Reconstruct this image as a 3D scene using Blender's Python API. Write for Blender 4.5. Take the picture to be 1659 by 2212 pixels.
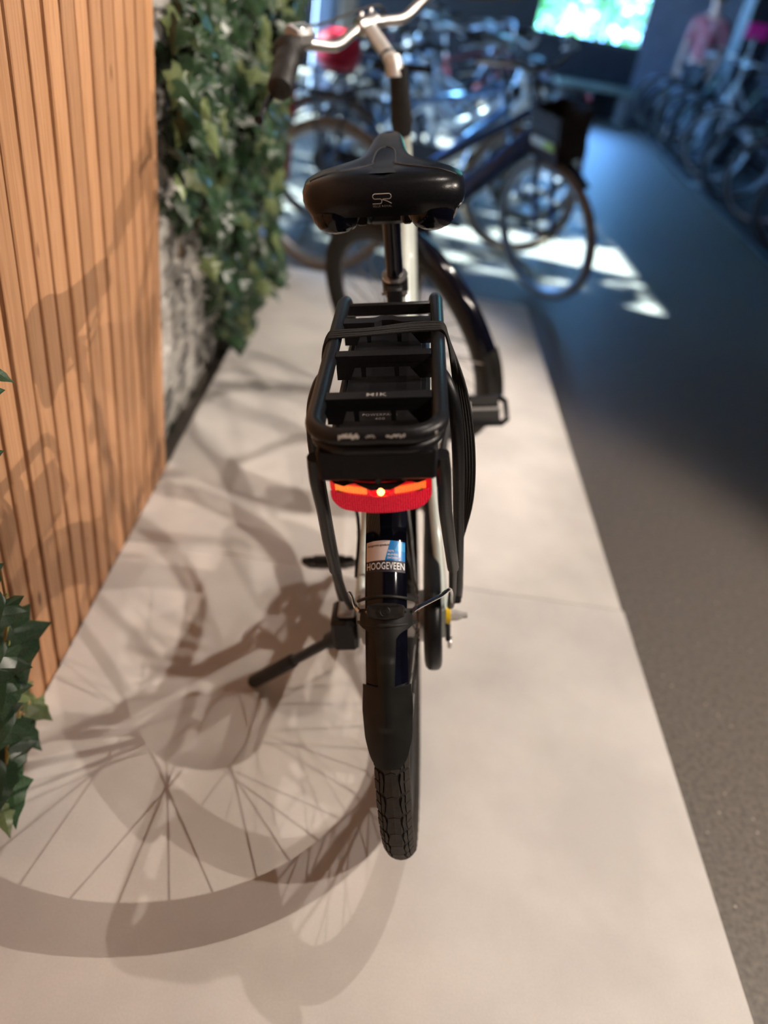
import bpy, math, random
from mathutils import Vector, Matrix
from mathutils.bvhtree import BVHTree
R = math.radians
PI = math.pi
sc = bpy.context.scene
for o in list(bpy.data.objects):
    bpy.data.objects.remove(o)
COL = sc.collection
rnd = random.Random(7)

# ---------------------------------------------------------------- camera
IW, IH, FPX = 1659.0, 2212.0, 1600.0
CX, CY = IW / 2, IH / 2
CAM = Vector((0, 0, 1.165))
def _axes(v1, v2):
    d = Vector((v1[0] - CX, v1[1] - CY, FPX)).normalized()
    u = -Vector((v2[0] - CX, v2[1] - CY, FPX)).normalized()
    y = (d - d.dot(u) * u).normalized()
    return y.cross(u), y, u
AX, AY, AZ = _axes((922, -60), (420, 3320))      # world axes seen in camera space (x right, y down, z forward)
def ray(px, py):
    q = Vector((px - CX, py - CY, FPX))
    return Vector((AX.dot(q), AY.dot(q), AZ.dot(q)))
def hit(px, py, axis, val):
    r = ray(px, py)
    return CAM + r * ((val - CAM[axis]) / r[axis])
cam_d = bpy.data.cameras.new('camera')
cam = bpy.data.objects.new('camera', cam_d)
COL.objects.link(cam)
Mx = Matrix.Identity(4)
for i, ax in enumerate((AX, AY, AZ)):
    Mx[i][0], Mx[i][1], Mx[i][2], Mx[i][3] = ax[0], -ax[1], -ax[2], CAM[i]
cam.matrix_world = Mx
cam_d.sensor_fit = 'VERTICAL'
cam_d.sensor_height = 36.0
cam_d.sensor_width = 27.0
cam_d.lens = FPX / IH * 36.0
cam_d.clip_start = 0.02
cam_d.clip_end = 200
cam_d.dof.use_dof = True
cam_d.dof.focus_distance = 0.90
cam_d.dof.aperture_fstop = 26.04 / 15.0
sc.camera = cam

# ---------------------------------------------------------------- world, sun, spots, exposure
world = bpy.data.worlds.new('sky')
sc.world = world
world.use_nodes = True
bg = world.node_tree.nodes['Background']
bg.inputs[0].default_value = (0.16, 0.40, 1.0, 1)
bg.inputs[1].default_value = 25.0
sun_d = bpy.data.lights.new('sun', 'SUN')
sun_d.energy = 90.0
sun_d.angle = R(0.6)
sun_d.color = (0.72, 0.90, 1.0)
sun = bpy.data.objects.new('sun', sun_d)
COL.objects.link(sun)
sun.rotation_euler = Vector((-0.88, 0.16, 0.56)).to_track_quat('Z', 'Y').to_euler()
def spot(loc, target, energy, color, size=70, rad=0.014, blend=0.4):
    d = bpy.data.lights.new('ceiling_spot', 'SPOT')
    d.energy = energy; d.color = color; d.spot_size = R(size); d.spot_blend = blend; d.shadow_soft_size = rad
    o = bpy.data.objects.new('ceiling_spot', d)
    COL.objects.link(o)
    o.location = loc
    o.rotation_euler = (Vector(loc) - Vector(target)).to_track_quat('Z', 'Y').to_euler()
    return o
SPOTS = [((2.24, 0.81, 2.40), (-0.10, 0.95, 0.2), 140, (1.0, 0.86, 0.73), 75, 0.004),
         ((1.62, -0.12, 2.60), (-0.10, 0.95, 0.2), 66, (1.0, 0.86, 0.74), 75, 0.006),
         ((0.42, 1.00, 2.68), (-0.05, 1.0, 0.2), 32, (1.0, 0.88, 0.80), 80, 0.008),
         ((1.50, 2.45, 2.70), (-0.50, 2.40, 0.6), 140, (1.0, 0.88, 0.77), 62, 0.02)]  # last spot is added to brighten the ivy, brick wall and far platform
for s in SPOTS:
    spot(*s)
sc.view_settings.view_transform = 'Standard'
sc.view_settings.look = 'None'
sc.view_settings.gamma = 1.0
sc.view_settings.use_curve_mapping = False
sc.view_settings.exposure = 0.70

# ---------------------------------------------------------------- materials
MATS = {}
def mat(name, col, rough=0.5, metal=0.0, noise=0.0, scale=40.0, bump=0.0, col2=None, coat=0.0, emit=None, estr=0.0,
        trans=0.0, alpha=1.0, rand=0.0, stretch=(1, 1, 1), ior=1.45, spec=0.5):
    if name in MATS:
        return MATS[name]
    m = bpy.data.materials.new(name)
    m.use_nodes = True
    nt = m.node_tree
    b = nt.nodes['Principled BSDF']
    b.inputs['Base Color'].default_value = (*col, 1)
    b.inputs['Roughness'].default_value = rough
    b.inputs['Metallic'].default_value = metal
    b.inputs['IOR'].default_value = ior
    b.inputs['Specular IOR Level'].default_value = spec
    b.inputs['Coat Weight'].default_value = coat
    b.inputs['Transmission Weight'].default_value = trans
    b.inputs['Alpha'].default_value = alpha
    if emit:
        b.inputs['Emission Color'].default_value = (*emit, 1)
        b.inputs['Emission Strength'].default_value = estr
    if noise or bump or col2:
        tc = nt.nodes.new('ShaderNodeTexCoord')
        mp = nt.nodes.new('ShaderNodeMapping')
        mp.inputs['Scale'].default_value = stretch
        nt.links.new(tc.outputs['Object'], mp.inputs['Vector'])
        n = nt.nodes.new('ShaderNodeTexNoise')
        n.inputs['Scale'].default_value = scale
        n.inputs['Detail'].default_value = 5
        nt.links.new(mp.outputs[0], n.inputs['Vector'])
        if noise or col2:
            c2 = col2 if col2 else tuple(min(1, c * (1 + noise)) for c in col)
            c1 = col if col2 else tuple(c * (1 - noise) for c in col)
            r = nt.nodes.new('ShaderNodeValToRGB')
            r.color_ramp.elements[0].position = 0.32
            r.color_ramp.elements[1].position = 0.68
            r.color_ramp.elements[0].color = (*c1, 1)
            r.color_ramp.elements[1].color = (*c2, 1)
            nt.links.new(n.outputs['Fac'], r.inputs[0])
            out = r.outputs[0]
            if rand:
                oi = nt.nodes.new('ShaderNodeObjectInfo')
                mr = nt.nodes.new('ShaderNodeMapRange')
                mr.inputs['To Min'].default_value = 1 - rand
                mr.inputs['To Max'].default_value = 1 + rand
                nt.links.new(oi.outputs['Random'], mr.inputs['Value'])
                vm = nt.nodes.new('ShaderNodeVectorMath'); vm.operation = 'SCALE'
                nt.links.new(out, vm.inputs[0]); nt.links.new(mr.outputs[0], vm.inputs['Scale'])
                out = vm.outputs[0]
            nt.links.new(out, b.inputs['Base Color'])
        if bump:
            bp = nt.nodes.new('ShaderNodeBump')
            bp.inputs['Strength'].default_value = bump
            bp.inputs['Distance'].default_value = 0.003
            nt.links.new(n.outputs['Fac'], bp.inputs['Height'])
            nt.links.new(bp.outputs[0], b.inputs['Normal'])
    MATS[name] = m
    return m

def wood_mat():
    m = bpy.data.materials.new('pine_slat'); m.use_nodes = True
    nt = m.node_tree; N = nt.nodes; L = nt.links
    b = N['Principled BSDF']
    tc = N.new('ShaderNodeTexCoord'); oi = N.new('ShaderNodeObjectInfo')
    add = N.new('ShaderNodeVectorMath'); add.operation = 'ADD'
    mul = N.new('ShaderNodeVectorMath'); mul.operation = 'SCALE'
    cmb = N.new('ShaderNodeCombineXYZ')
    L.new(oi.outputs['Random'], cmb.inputs['Y']); L.new(oi.outputs['Random'], cmb.inputs['Z'])
    L.new(cmb.outputs[0], mul.inputs[0]); mul.inputs['Scale'].default_value = 37.0
    L.new(tc.outputs['Object'], add.inputs[0]); L.new(mul.outputs[0], add.inputs[1])
    mp = N.new('ShaderNodeMapping'); mp.inputs['Scale'].default_value = (14, 46, 1.6)
    L.new(add.outputs[0], mp.inputs['Vector'])
    n = N.new('ShaderNodeTexNoise'); n.inputs['Scale'].default_value = 1.0; n.inputs['Detail'].default_value = 4; n.inputs['Distortion'].default_value = 1.2
    L.new(mp.outputs[0], n.inputs['Vector'])
    w = N.new('ShaderNodeMath'); w.operation = 'MULTIPLY'; w.inputs[1].default_value = 34.0
    L.new(n.outputs['Fac'], w.inputs[0])
    sn = N.new('ShaderNodeMath'); sn.operation = 'SINE'; L.new(w.outputs[0], sn.inputs[0])
    r = N.new('ShaderNodeValToRGB')
    r.color_ramp.elements[0].position = 0.0; r.color_ramp.elements[0].color = (0.56, 0.295, 0.148, 1)
    r.color_ramp.elements[1].position = 1.0; r.color_ramp.elements[1].color = (0.43, 0.21, 0.092, 1)
    mr = N.new('ShaderNodeMapRange'); mr.inputs['From Min'].default_value = -0.2; mr.inputs['From Max'].default_value = 1.6
    L.new(sn.outputs[0], mr.inputs['Value']); L.new(mr.outputs[0], r.inputs[0])
    # knots
    mp2 = N.new('ShaderNodeMapping'); mp2.inputs['Scale'].default_value = (0.0, 9, 3.4)
    L.new(add.outputs[0], mp2.inputs['Vector'])
    v = N.new('ShaderNodeTexVoronoi'); v.inputs['Scale'].default_value = 1.0
    L.new(mp2.outputs[0], v.inputs['Vector'])
    kr = N.new('ShaderNodeValToRGB')
    kr.color_ramp.elements[0].position = 0.035; kr.color_ramp.elements[0].color = (1, 1, 1, 1)
    kr.color_ramp.elements[1].position = 0.075; kr.color_ramp.elements[1].color = (0, 0, 0, 1)
    L.new(v.outputs['Distance'], kr.inputs[0])
    mx = N.new('ShaderNodeMixRGB'); mx.inputs['Color2'].default_value = (0.13, 0.045, 0.018, 1)
    L.new(kr.outputs[0], mx.inputs['Fac']); L.new(r.outputs[0], mx.inputs['Color1'])
    m2 = N.new('ShaderNodeMapRange'); m2.inputs['To Min'].default_value = 0.86; m2.inputs['To Max'].default_value = 1.12
    L.new(oi.outputs['Random'], m2.inputs['Value'])
    sc_ = N.new('ShaderNodeVectorMath'); sc_.operation = 'SCALE'
    L.new(mx.outputs[0], sc_.inputs[0]); L.new(m2.outputs[0], sc_.inputs['Scale'])
    L.new(sc_.outputs[0], b.inputs['Base Color'])
    b.inputs['Roughness'].default_value = 0.55
    bp = N.new('ShaderNodeBump'); bp.inputs['Strength'].default_value = 0.15; bp.inputs['Distance'].default_value = 0.002
    L.new(sn.outputs[0], bp.inputs['Height']); L.new(bp.outputs[0], b.inputs['Normal'])
    return m

def speckle_floor():
    m = bpy.data.materials.new('shop_floor'); m.use_nodes = True
    nt = m.node_tree; N = nt.nodes; L = nt.links
    b = N['Principled BSDF']
    tc = N.new('ShaderNodeTexCoord')
    n = N.new('ShaderNodeTexNoise'); n.inputs['Scale'].default_value = 90; n.inputs['Detail'].default_value = 8
    L.new(tc.outputs['Object'], n.inputs['Vector'])
    r = N.new('ShaderNodeValToRGB')
    r.color_ramp.elements[0].position = 0.3; r.color_ramp.elements[0].color = (0.10, 0.085, 0.07, 1)
    r.color_ramp.elements[1].position = 0.72; r.color_ramp.elements[1].color = (0.20, 0.175, 0.15, 1)
    L.new(n.outputs['Fac'], r.inputs[0])
    v = N.new('ShaderNodeTexVoronoi'); v.inputs['Scale'].default_value = 28
    L.new(tc.outputs['Object'], v.inputs['Vector'])
    k = N.new('ShaderNodeValToRGB')
    k.color_ramp.elements[0].position = 0.05; k.color_ramp.elements[0].color = (1, 1, 1, 1)
    k.color_ramp.elements[1].position = 0.08; k.color_ramp.elements[1].color = (0, 0, 0, 1)
    L.new(v.outputs['Distance'], k.inputs[0])
    mx = N.new('ShaderNodeMixRGB'); mx.inputs['Color2'].default_value = (0.55, 0.5, 0.42, 1)
    L.new(k.outputs[0], mx.inputs['Fac']); L.new(r.outputs[0], mx.inputs['Color1'])
    L.new(mx.outputs[0], b.inputs['Base Color'])
    b.inputs['Roughness'].default_value = 0.5
    bp = N.new('ShaderNodeBump'); bp.inputs['Strength'].default_value = 0.25; bp.inputs['Distance'].default_value = 0.004
    L.new(n.outputs['Fac'], bp.inputs['Height']); L.new(bp.outputs[0], b.inputs['Normal'])
    return m

def platform_mat():
    m = bpy.data.materials.new('painted_board'); m.use_nodes = True
    nt = m.node_tree; N = nt.nodes; L = nt.links
    b = N['Principled BSDF']
    tc = N.new('ShaderNodeTexCoord')
    n1 = N.new('ShaderNodeTexNoise'); n1.inputs['Scale'].default_value = 4.5; n1.inputs['Detail'].default_value = 7
    n2 = N.new('ShaderNodeTexNoise'); n2.inputs['Scale'].default_value = 260; n2.inputs['Detail'].default_value = 3
    for n in (n1, n2):
        L.new(tc.outputs['Object'], n.inputs['Vector'])
    r = N.new('ShaderNodeValToRGB')
    r.color_ramp.elements[0].position = 0.36; r.color_ramp.elements[0].color = (0.56, 0.53, 0.50, 1)
    r.color_ramp.elements[1].position = 0.62; r.color_ramp.elements[1].color = (0.66, 0.625, 0.585, 1)
    L.new(n1.outputs['Fac'], r.inputs[0])
    r2 = N.new('ShaderNodeMapRange'); r2.inputs['To Min'].default_value = 0.92; r2.inputs['To Max'].default_value = 1.08
    L.new(n2.outputs['Fac'], r2.inputs['Value'])
    s = N.new('ShaderNodeVectorMath'); s.operation = 'SCALE'
    L.new(r.outputs[0], s.inputs[0]); L.new(r2.outputs[0], s.inputs['Scale'])
    L.new(s.outputs[0], b.inputs['Base Color'])
    b.inputs['Roughness'].default_value = 0.6
    bp = N.new('ShaderNodeBump'); bp.inputs['Strength'].default_value = 0.12; bp.inputs['Distance'].default_value = 0.001
    L.new(n2.outputs['Fac'], bp.inputs['Height']); L.new(bp.outputs[0], b.inputs['Normal'])
    return m

def reflector_mat():
    m = bpy.data.materials.new('prism_reflector'); m.use_nodes = True
    nt = m.node_tree; N = nt.nodes; L = nt.links
    b = N['Principled BSDF']
    tc = N.new('ShaderNodeTexCoord')
    mp = N.new('ShaderNodeMapping'); mp.inputs['Scale'].default_value = (1, 0, 1)
    L.new(tc.outputs['Object'], mp.inputs['Vector'])
    v = N.new('ShaderNodeTexVoronoi'); v.inputs['Scale'].default_value = 400; v.inputs['Randomness'].default_value = 0.15
    L.new(mp.outputs[0], v.inputs['Vector'])
    r = N.new('ShaderNodeValToRGB')
    r.color_ramp.elements[0].position = 0.12; r.color_ramp.elements[0].color = (0.95, 0.03, 0.06, 1)
    r.color_ramp.elements[1].position = 0.5; r.color_ramp.elements[1].color = (0.38, 0.0, 0.012, 1)
    L.new(v.outputs['Distance'], r.inputs[0])
    L.new(r.outputs[0], b.inputs['Base Color'])
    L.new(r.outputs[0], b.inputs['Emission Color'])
    b.inputs['Emission Strength'].default_value = 0.30  # glow stands in for lamp light passing through the reflector cells
    b.inputs['Roughness'].default_value = 0.15
    b.inputs['Specular IOR Level'].default_value = 0.25
    bp = N.new('ShaderNodeBump'); bp.inputs['Strength'].default_value = 0.6; bp.inputs['Distance'].default_value = 0.001
    L.new(v.outputs['Distance'], bp.inputs['Height']); L.new(bp.outputs[0], b.inputs['Normal'])
    return m

def glass_mat():
    m = bpy.data.materials.new('window_glass'); m.use_nodes = True
    nt = m.node_tree; N = nt.nodes; L = nt.links
    N.remove(N['Principled BSDF'])
    t = N.new('ShaderNodeBsdfTransparent'); t.inputs[0].default_value = (0.93, 0.97, 0.96, 1)
    g = N.new('ShaderNodeBsdfGlossy'); g.inputs['Roughness'].default_value = 0.02
    fr = N.new('ShaderNodeFresnel'); fr.inputs[0].default_value = 1.45
    mx = N.new('ShaderNodeMixShader')
    L.new(fr.outputs[0], mx.inputs[0]); L.new(t.outputs[0], mx.inputs[1]); L.new(g.outputs[0], mx.inputs[2])
    L.new(mx.outputs[0], N['Material Output'].inputs[0])
    return m

M_WOOD = wood_mat(); M_FLOOR = speckle_floor(); M_PLAT = platform_mat(); M_REFL = reflector_mat(); M_GLASS = glass_mat()
M_SATIN = mat('satin_black', (0.0095, 0.0095, 0.011), 0.36, spec=0.35, noise=0.25, scale=300, bump=0.05)
M_PLAST = mat('black_plastic', (0.009, 0.009, 0.0105), 0.42, spec=0.35, noise=0.2, scale=200)
M_GLOSS = mat('gloss_black', (0.003, 0.003, 0.007), 0.10, spec=0.45, noise=0.2, scale=60)
M_RUBBER = mat('black_rubber', (0.014, 0.0125, 0.0115), 0.55, spec=0.4, noise=0.3, scale=120, bump=0.15)
M_FLAP = mat('rubber_flap', (0.012, 0.0115, 0.0105), 0.40, spec=0.4, noise=0.35, scale=35)
M_TYRE = mat('tyre_rubber', (0.030, 0.023, 0.017), 0.8, col2=(0.016, 0.0135, 0.0115), scale=60, bump=0.2)
M_TREAD = mat('tyre_tread', (0.040, 0.032, 0.025), 0.75, col2=(0.024, 0.020, 0.017), scale=90, bump=0.2)
M_CHROME = mat('chrome', (0.72, 0.70, 0.68), 0.16, metal=1.0, noise=0.05, scale=80)
M_ALU = mat('brushed_alu', (0.62, 0.60, 0.58), 0.32, metal=1.0, noise=0.08, scale=120)
M_ALUD = mat('dull_grey', (0.30, 0.29, 0.28), 0.45, metal=0.4, noise=0.1, scale=150, bump=0.1)
M_SAGE = mat('sage_paint', (0.46, 0.50, 0.46), 0.35, noise=0.06, scale=20, coat=0.4)
M_LEATHER = mat('saddle_vinyl', (0.0055, 0.0055, 0.007), 0.28, spec=0.4, noise=0.3, scale=400, bump=0.06)
M_PIPING = mat('saddle_seam', (0.035, 0.035, 0.038), 0.4, noise=0.2, scale=200)
M_WHITE = mat('white_print', (0.80, 0.80, 0.80), 0.5, noise=0.03, scale=80)
M_GREYP = mat('grey_print', (0.33, 0.31, 0.29), 0.5, noise=0.05, scale=80)
M_DKPRINT = mat('dark_print', (0.02, 0.018, 0.03), 0.5, noise=0.05, scale=80)
M_STKW = mat('sticker_white', (0.70, 0.62, 0.60), 0.25, coat=0.6, noise=0.03, scale=40)
M_STKB = mat('sticker_blue', (0.01, 0.21, 0.58), 0.25, coat=0.6, noise=0.05, scale=40)
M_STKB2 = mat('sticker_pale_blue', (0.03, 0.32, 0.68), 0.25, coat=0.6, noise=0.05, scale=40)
M_YELLOW = mat('yellow_plastic', (0.85, 0.55, 0.02), 0.4, noise=0.05, scale=80)
M_REDLENS = mat('red_lens', (0.55, 0.0, 0.01), 0.08, emit=(1.0, 0.012, 0.02), estr=0.32, coat=1.0, noise=0.1, scale=200)
M_STRIP = mat('lit_red_strip', (0.6, 0.05, 0.01), 0.15, emit=(1.0, 0.30, 0.04), estr=1.0, noise=0.2, scale=900)
M_LED = mat('led_glow', (1.0, 0.4, 0.2), 0.3, emit=(1.0, 0.25, 0.06), estr=7.0, noise=0.02, scale=100)
M_LCD = mat('lcd_screen', (0.10, 0.13, 0.13), 0.15, noise=0.1, scale=60)
M_SCUFF = mat('bare_metal_scuff', (0.60, 0.58, 0.54), 0.5, metal=0.5, noise=0.3, scale=500)
M_CORD = mat('elastic_cord', (0.010, 0.0095, 0.009), 0.7, noise=0.5, scale=900, bump=0.3)
M_BACK = mat('dark_batten', (0.10, 0.05, 0.022), 0.8, noise=0.3, scale=20)
M_BRICK = mat('white_brick', (0.72, 0.69, 0.64), 0.85, noise=0.12, scale=26, bump=0.8, rand=0.14)
M_MORTAR = mat('mortar', (0.44, 0.41, 0.37), 0.95, noise=0.15, scale=50, bump=0.6)
M_LEAF = mat('ivy_leaf', (0.014, 0.036, 0.018), 0.34, col2=(0.040, 0.078, 0.032), scale=30, rand=0.35)
M_LEAFL = mat('ivy_leaf_pale', (0.07, 0.11, 0.04), 0.4, col2=(0.17, 0.20, 0.085), scale=30, rand=0.3)
M_SPOKE = mat('spoke_steel', (0.10, 0.10, 0.10), 0.45, metal=0.5, noise=0.1, scale=100)
M_NUT = mat('axle_nut_steel', (0.50, 0.48, 0.46), 0.4, metal=0.3, noise=0.1, scale=200)
M_VEIN = mat('ivy_vein', (0.22, 0.26, 0.06), 0.5, noise=0.1, scale=60)
M_STEM = mat('ivy_stem', (0.20, 0.10, 0.02), 0.6, noise=0.2, scale=60)

# ---------------------------------------------------------------- mesh helpers
class MB:
    def __init__(s): s.v = []; s.f = []
    def add(s, vs, fs):
        o = len(s.v); s.v += [tuple(v) for v in vs]; s.f += [tuple(i + o for i in f) for f in fs]; return s
    def box(s, lo, hi, bev=0.0):
        x0, y0, z0 = lo; x1, y1, z1 = hi
        if bev <= 0:
            return s.add([(x0,y0,z0),(x1,y0,z0),(x1,y1,z0),(x0,y1,z0),(x0,y0,z1),(x1,y0,z1),(x1,y1,z1),(x0,y1,z1)],
                         [(0,3,2,1),(4,5,6,7),(0,1,5,4),(1,2,6,5),(2,3,7,6),(3,0,4,7)])
        b = bev
        vs = []
        for (zz, ins) in ((z0, b), (z0 + b, 0), (z1 - b, 0), (z1, b)):
            xa, xb, ya, yb = x0 + ins, x1 - ins, y0 + ins, y1 - ins
            c = b if ins == 0 else b * 0.6
            vs += [(xa + c, ya, zz), (xb - c, ya, zz), (xb, ya + c, zz), (xb, yb - c, zz), (xb - c, yb, zz), (xa + c, yb, zz), (xa, yb - c, zz), (xa, ya + c, zz)]
        fs = [tuple(reversed(range(8))), tuple(range(24, 32))]
        for k in range(3):
            for i in range(8):
                j = (i + 1) % 8
                fs.append((k*8+i, k*8+j, k*8+8+j, k*8+8+i))
        return s.add(vs, fs)
    def tube(s, path, rad, n=10, caps=True, closed=False, flat=1.0, up=None):
        P = [Vector(p) for p in path]; m = len(P)
        rads = rad if isinstance(rad, (list, tuple)) else [rad] * m
        T = []
        for i in range(m):
            if closed: t = P[(i+1) % m] - P[i-1]
            else: t = P[min(i+1, m-1)] - P[max(i-1, 0)]
            T.append(t.normalized())
        ref = Vector(up) if up else (Vector((0,0,1)) if abs(T[0].z) < 0.9 else Vector((1,0,0)))
        nrm = (ref - ref.dot(T[0]) * T[0]).normalized()
        vs = []
        for i in range(m):
            if i:
                nrm = (nrm - nrm.dot(T[i]) * T[i])
                nrm = nrm.normalized() if nrm.length > 1e-6 else Vector((1,0,0))
            bn = T[i].cross(nrm)
            for k in range(n):
                a = 2*PI*k/n
                vs.append(P[i] + nrm * (rads[i]*math.cos(a)*flat) + bn * (rads[i]*math.sin(a)))
        fs = []
        for i in range(m if closed else m-1):
            j = (i+1) % m
            for k in range(n):
                l = (k+1) % n
                fs.append((i*n+k, i*n+l, j*n+l, j*n+k))
        if caps and not closed:
            fs.append(tuple(reversed(range(n)))); fs.append(tuple(range((m-1)*n, m*n)))
        return s.add(vs, fs)
    def lathe(s, prof, p0, axis, n=24, caps=True):
        """prof: (radius, distance along axis)"""
        a = Vector(axis).normalized(); p0 = Vector(p0)
        u = (Vector((0,0,1)) if abs(a.z) < 0.9 else Vector((1,0,0))).cross(a).normalized(); w = a.cross(u)
        vs = []
        for (r, d) in prof:
            for k in range(n):
                t = 2*PI*k/n
                vs.append(p0 + a*d + u*(r*math.cos(t)) + w*(r*math.sin(t)))
        fs = []
        for i in range(len(prof)-1):
            for k in range(n):
                l = (k+1) % n
                fs.append((i*n+k, i*n+l, (i+1)*n+l, (i+1)*n+k))
        if caps:
            fs.append(tuple(reversed(range(n)))); fs.append(tuple(range((len(prof)-1)*n, len(prof)*n)))
        return s.add(vs, fs)
    def prism(s, poly, f0, f1):
        """poly: 2-D outline; f0/f1 map (u,v)->3-D for both faces"""
        n = len(poly)
        vs = [f0(*p) for p in poly] + [f1(*p) for p in poly]
        fs = [tuple(range(n)), tuple(reversed(range(n, 2*n)))]
        for i in range(n):
            j = (i+1) % n
            fs.append((i, n+i, n+j, j))
        return s.add(vs, fs)
    def grid(s, nu, nv, fn, cu=False):
        vs = [fn(i/(nu if cu else nu-1), j/(nv-1)) for i in range(nu) for j in range(nv)]
        fs = []
        for i in range(nu if cu else nu-1):
            for j in range(nv-1):
                a = i*nv+j; b = ((i+1) % nu)*nv+j
                fs.append((a, b, b+1, a+1))
        return s.add(vs, fs)
    def sphere(s, c, r, nu=16, nv=10):
        c = Vector(c); rr = r if isinstance(r, (tuple, list)) else (r, r, r)
        vs = [(c[0], c[1], c[2]-rr[2])]
        for j in range(1, nv):
            t = PI*j/nv - PI/2
            for i in range(nu):
                a = 2*PI*i/nu
                vs.append((c[0]+rr[0]*math.cos(t)*math.cos(a), c[1]+rr[1]*math.cos(t)*math.sin(a), c[2]+rr[2]*math.sin(t)))
        vs.append((c[0], c[1], c[2]+rr[2]))
        fs = []
        for i in range(nu):
            k = (i+1) % nu
            fs.append((0, 1+k, 1+i)); fs.append((len(vs)-1, 1+(nv-2)*nu+i, 1+(nv-2)*nu+k))
            for j in range(nv-2):
                fs.append((1+j*nu+i, 1+j*nu+k, 1+(j+1)*nu+k, 1+(j+1)*nu+i))
        return s.add(vs, fs)
    def xf(s, M):
        s.v = [tuple(M @ Vector(v)) for v in s.v]; return s
    def mesh(s, name, smooth=True):
        me = bpy.data.meshes.new(name)
        me.from_pydata(s.v, [], s.f)
        me.validate()
        if smooth:
            me.polygons.foreach_set('use_smooth', [True]*len(me.polygons))
            try: me.set_sharp_from_angle(angle=R(38))
            except Exception: pass
        me.update()
        return me
    def build(s, name, m, parent=None, smooth=True, recalc=True):
        me = s.mesh(name, smooth)
        if recalc:
            import bmesh
            bm = bmesh.new(); bm.from_mesh(me)
            bmesh.ops.recalc_face_normals(bm, faces=bm.faces)
            bm.to_mesh(me); bm.free()
            if smooth:
                try: me.set_sharp_from_angle(angle=R(38))
                except Exception: pass
        return link(name, me, m, parent)
def link(name, me, m, parent=None):
    if not me.materials: me.materials.append(m)
    o = bpy.data.objects.new(name, me)
    COL.objects.link(o)
    o.material_slots[0].link = 'OBJECT'
    o.material_slots[0].material = m
    if parent: o.parent = parent
    return o
def empty(name, loc=(0,0,0), rot=(0,0,0)):
    o = bpy.data.objects.new(name, None); COL.objects.link(o)
    o.location = loc; o.rotation_euler = rot; o.empty_display_size = 0.1
    return o
def tag(o, label=None, cat=None, group=None, kind=None):
    if label: o['label'] = label
    if cat: o['category'] = cat
    if group: o['group'] = group
    if kind: o['kind'] = kind
    return o
def copy_tree(o, parent=None, mats=None):
    c = o.copy(); COL.objects.link(c); c.parent = parent
    if mats and c.type == 'MESH':
        mm = c.material_slots[0].material
        if mm and mm.name in mats: c.material_slots[0].material = mats[mm.name]
    for ch in list(o.children): copy_tree(ch, c, mats)
    return c
def crom(pts, k=6):
    P = [Vector(p) for p in pts]; out = []
    Q = [P[0]*2-P[1]] + P + [P[-1]*2-P[-2]]
    for i in range(1, len(Q)-2):
        a, b, c, d = Q[i-1], Q[i], Q[i+1], Q[i+2]
        for j in range(k):
            t = j/k
            out.append(0.5*((2*b)+(c-a)*t+(2*a-5*b+4*c-d)*t*t+(3*b-a-3*c+d)*t**3))
    out.append(P[-1]); return out
def text_mesh(body, size, ext=0.0, bold=0.0, space=1.0):
    cu = bpy.data.curves.new('lettering', 'FONT')
    cu.body = body; cu.size = size; cu.align_x = 'CENTER'; cu.align_y = 'CENTER'; cu.offset = bold; cu.extrude = ext
    cu.space_character = space; cu.resolution_u = 3
    o = bpy.data.objects.new('lettering', cu); COL.objects.link(o)
    dg = bpy.context.evaluated_depsgraph_get()
    me = bpy.data.meshes.new_from_object(o.evaluated_get(dg))
    bpy.data.objects.remove(o); bpy.data.curves.remove(cu)
    return me
def text_obj(body, width, height, fn, m, parent, bold=0.0, space=1.0, name='lettering'):
    """fn maps (u,v) in metres (v up) to local 3-D"""
    me = text_mesh(body, 1.0, 0.0, bold, space)
    xs = [v.co.x for v in me.vertices]; ys = [v.co.y for v in me.vertices]
    x0, x1, y0, y1 = min(xs), max(xs), min(ys), max(ys)
    for v in me.vertices:
        u = ((v.co.x-x0)/(x1-x0)-0.5)*width; w = ((v.co.y-y0)/(y1-y0)-0.5)*height
        v.co = fn(u, w)
    me.materials.clear()
    return link(name, me, m, parent)

# ================================================================ the setting
FZ = -0.10
CEIL = 2.95
def slab(name, lo, hi, m, bev=0.0, kind='structure', parent=None):
    o = MB().box(lo, hi, bev).build(name, m, parent, smooth=bev > 0)
    if not parent: o['kind'] = kind
    return o
M_CEIL = mat('ceiling_paint', (0.68, 0.67, 0.66), 0.9, noise=0.08, scale=6)
M_DARKWALL = mat('dark_wall', (0.022, 0.022, 0.028), 0.85, noise=0.2, scale=8)
M_GREYWALL = mat('grey_wall', (0.58, 0.59, 0.62), 0.85, noise=0.1, scale=5)
M_PAVE = mat('outdoor_paving', (0.45, 0.45, 0.44), 0.9, noise=0.15, scale=12, bump=0.3)
M_FRAME = mat('window_frame_paint', (0.06, 0.07, 0.08), 0.5, noise=0.1, scale=30)
XR, YB, YN, XL2 = 6.2, 13.0, -2.2, -2.6
slab('floor', (-0.75, YN, FZ-0.12), (XR, YB, FZ), M_FLOOR)
slab('floor_entrance', (XL2, 3.45, FZ-0.12), (-0.75, YB, FZ), M_FLOOR)
slab('ground_outside', (-30, -8, FZ-0.30), (30, 34, FZ-0.125), M_PAVE)
slab('ceiling', (-0.78, YN, CEIL), (XR, 3.45, CEIL+0.15), M_CEIL)
slab('ceiling_hall', (-2.7, 3.45, CEIL), (XR, YB, CEIL+0.15), M_DARKWALL)
slab('wall_right', (XR, YN, FZ-0.1), (XR+0.15, YB, CEIL), M_DARKWALL)
slab('wall_near', (-0.75, YN-0.15, FZ-0.1), (XR, YN, CEIL), M_GREYWALL)
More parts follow.
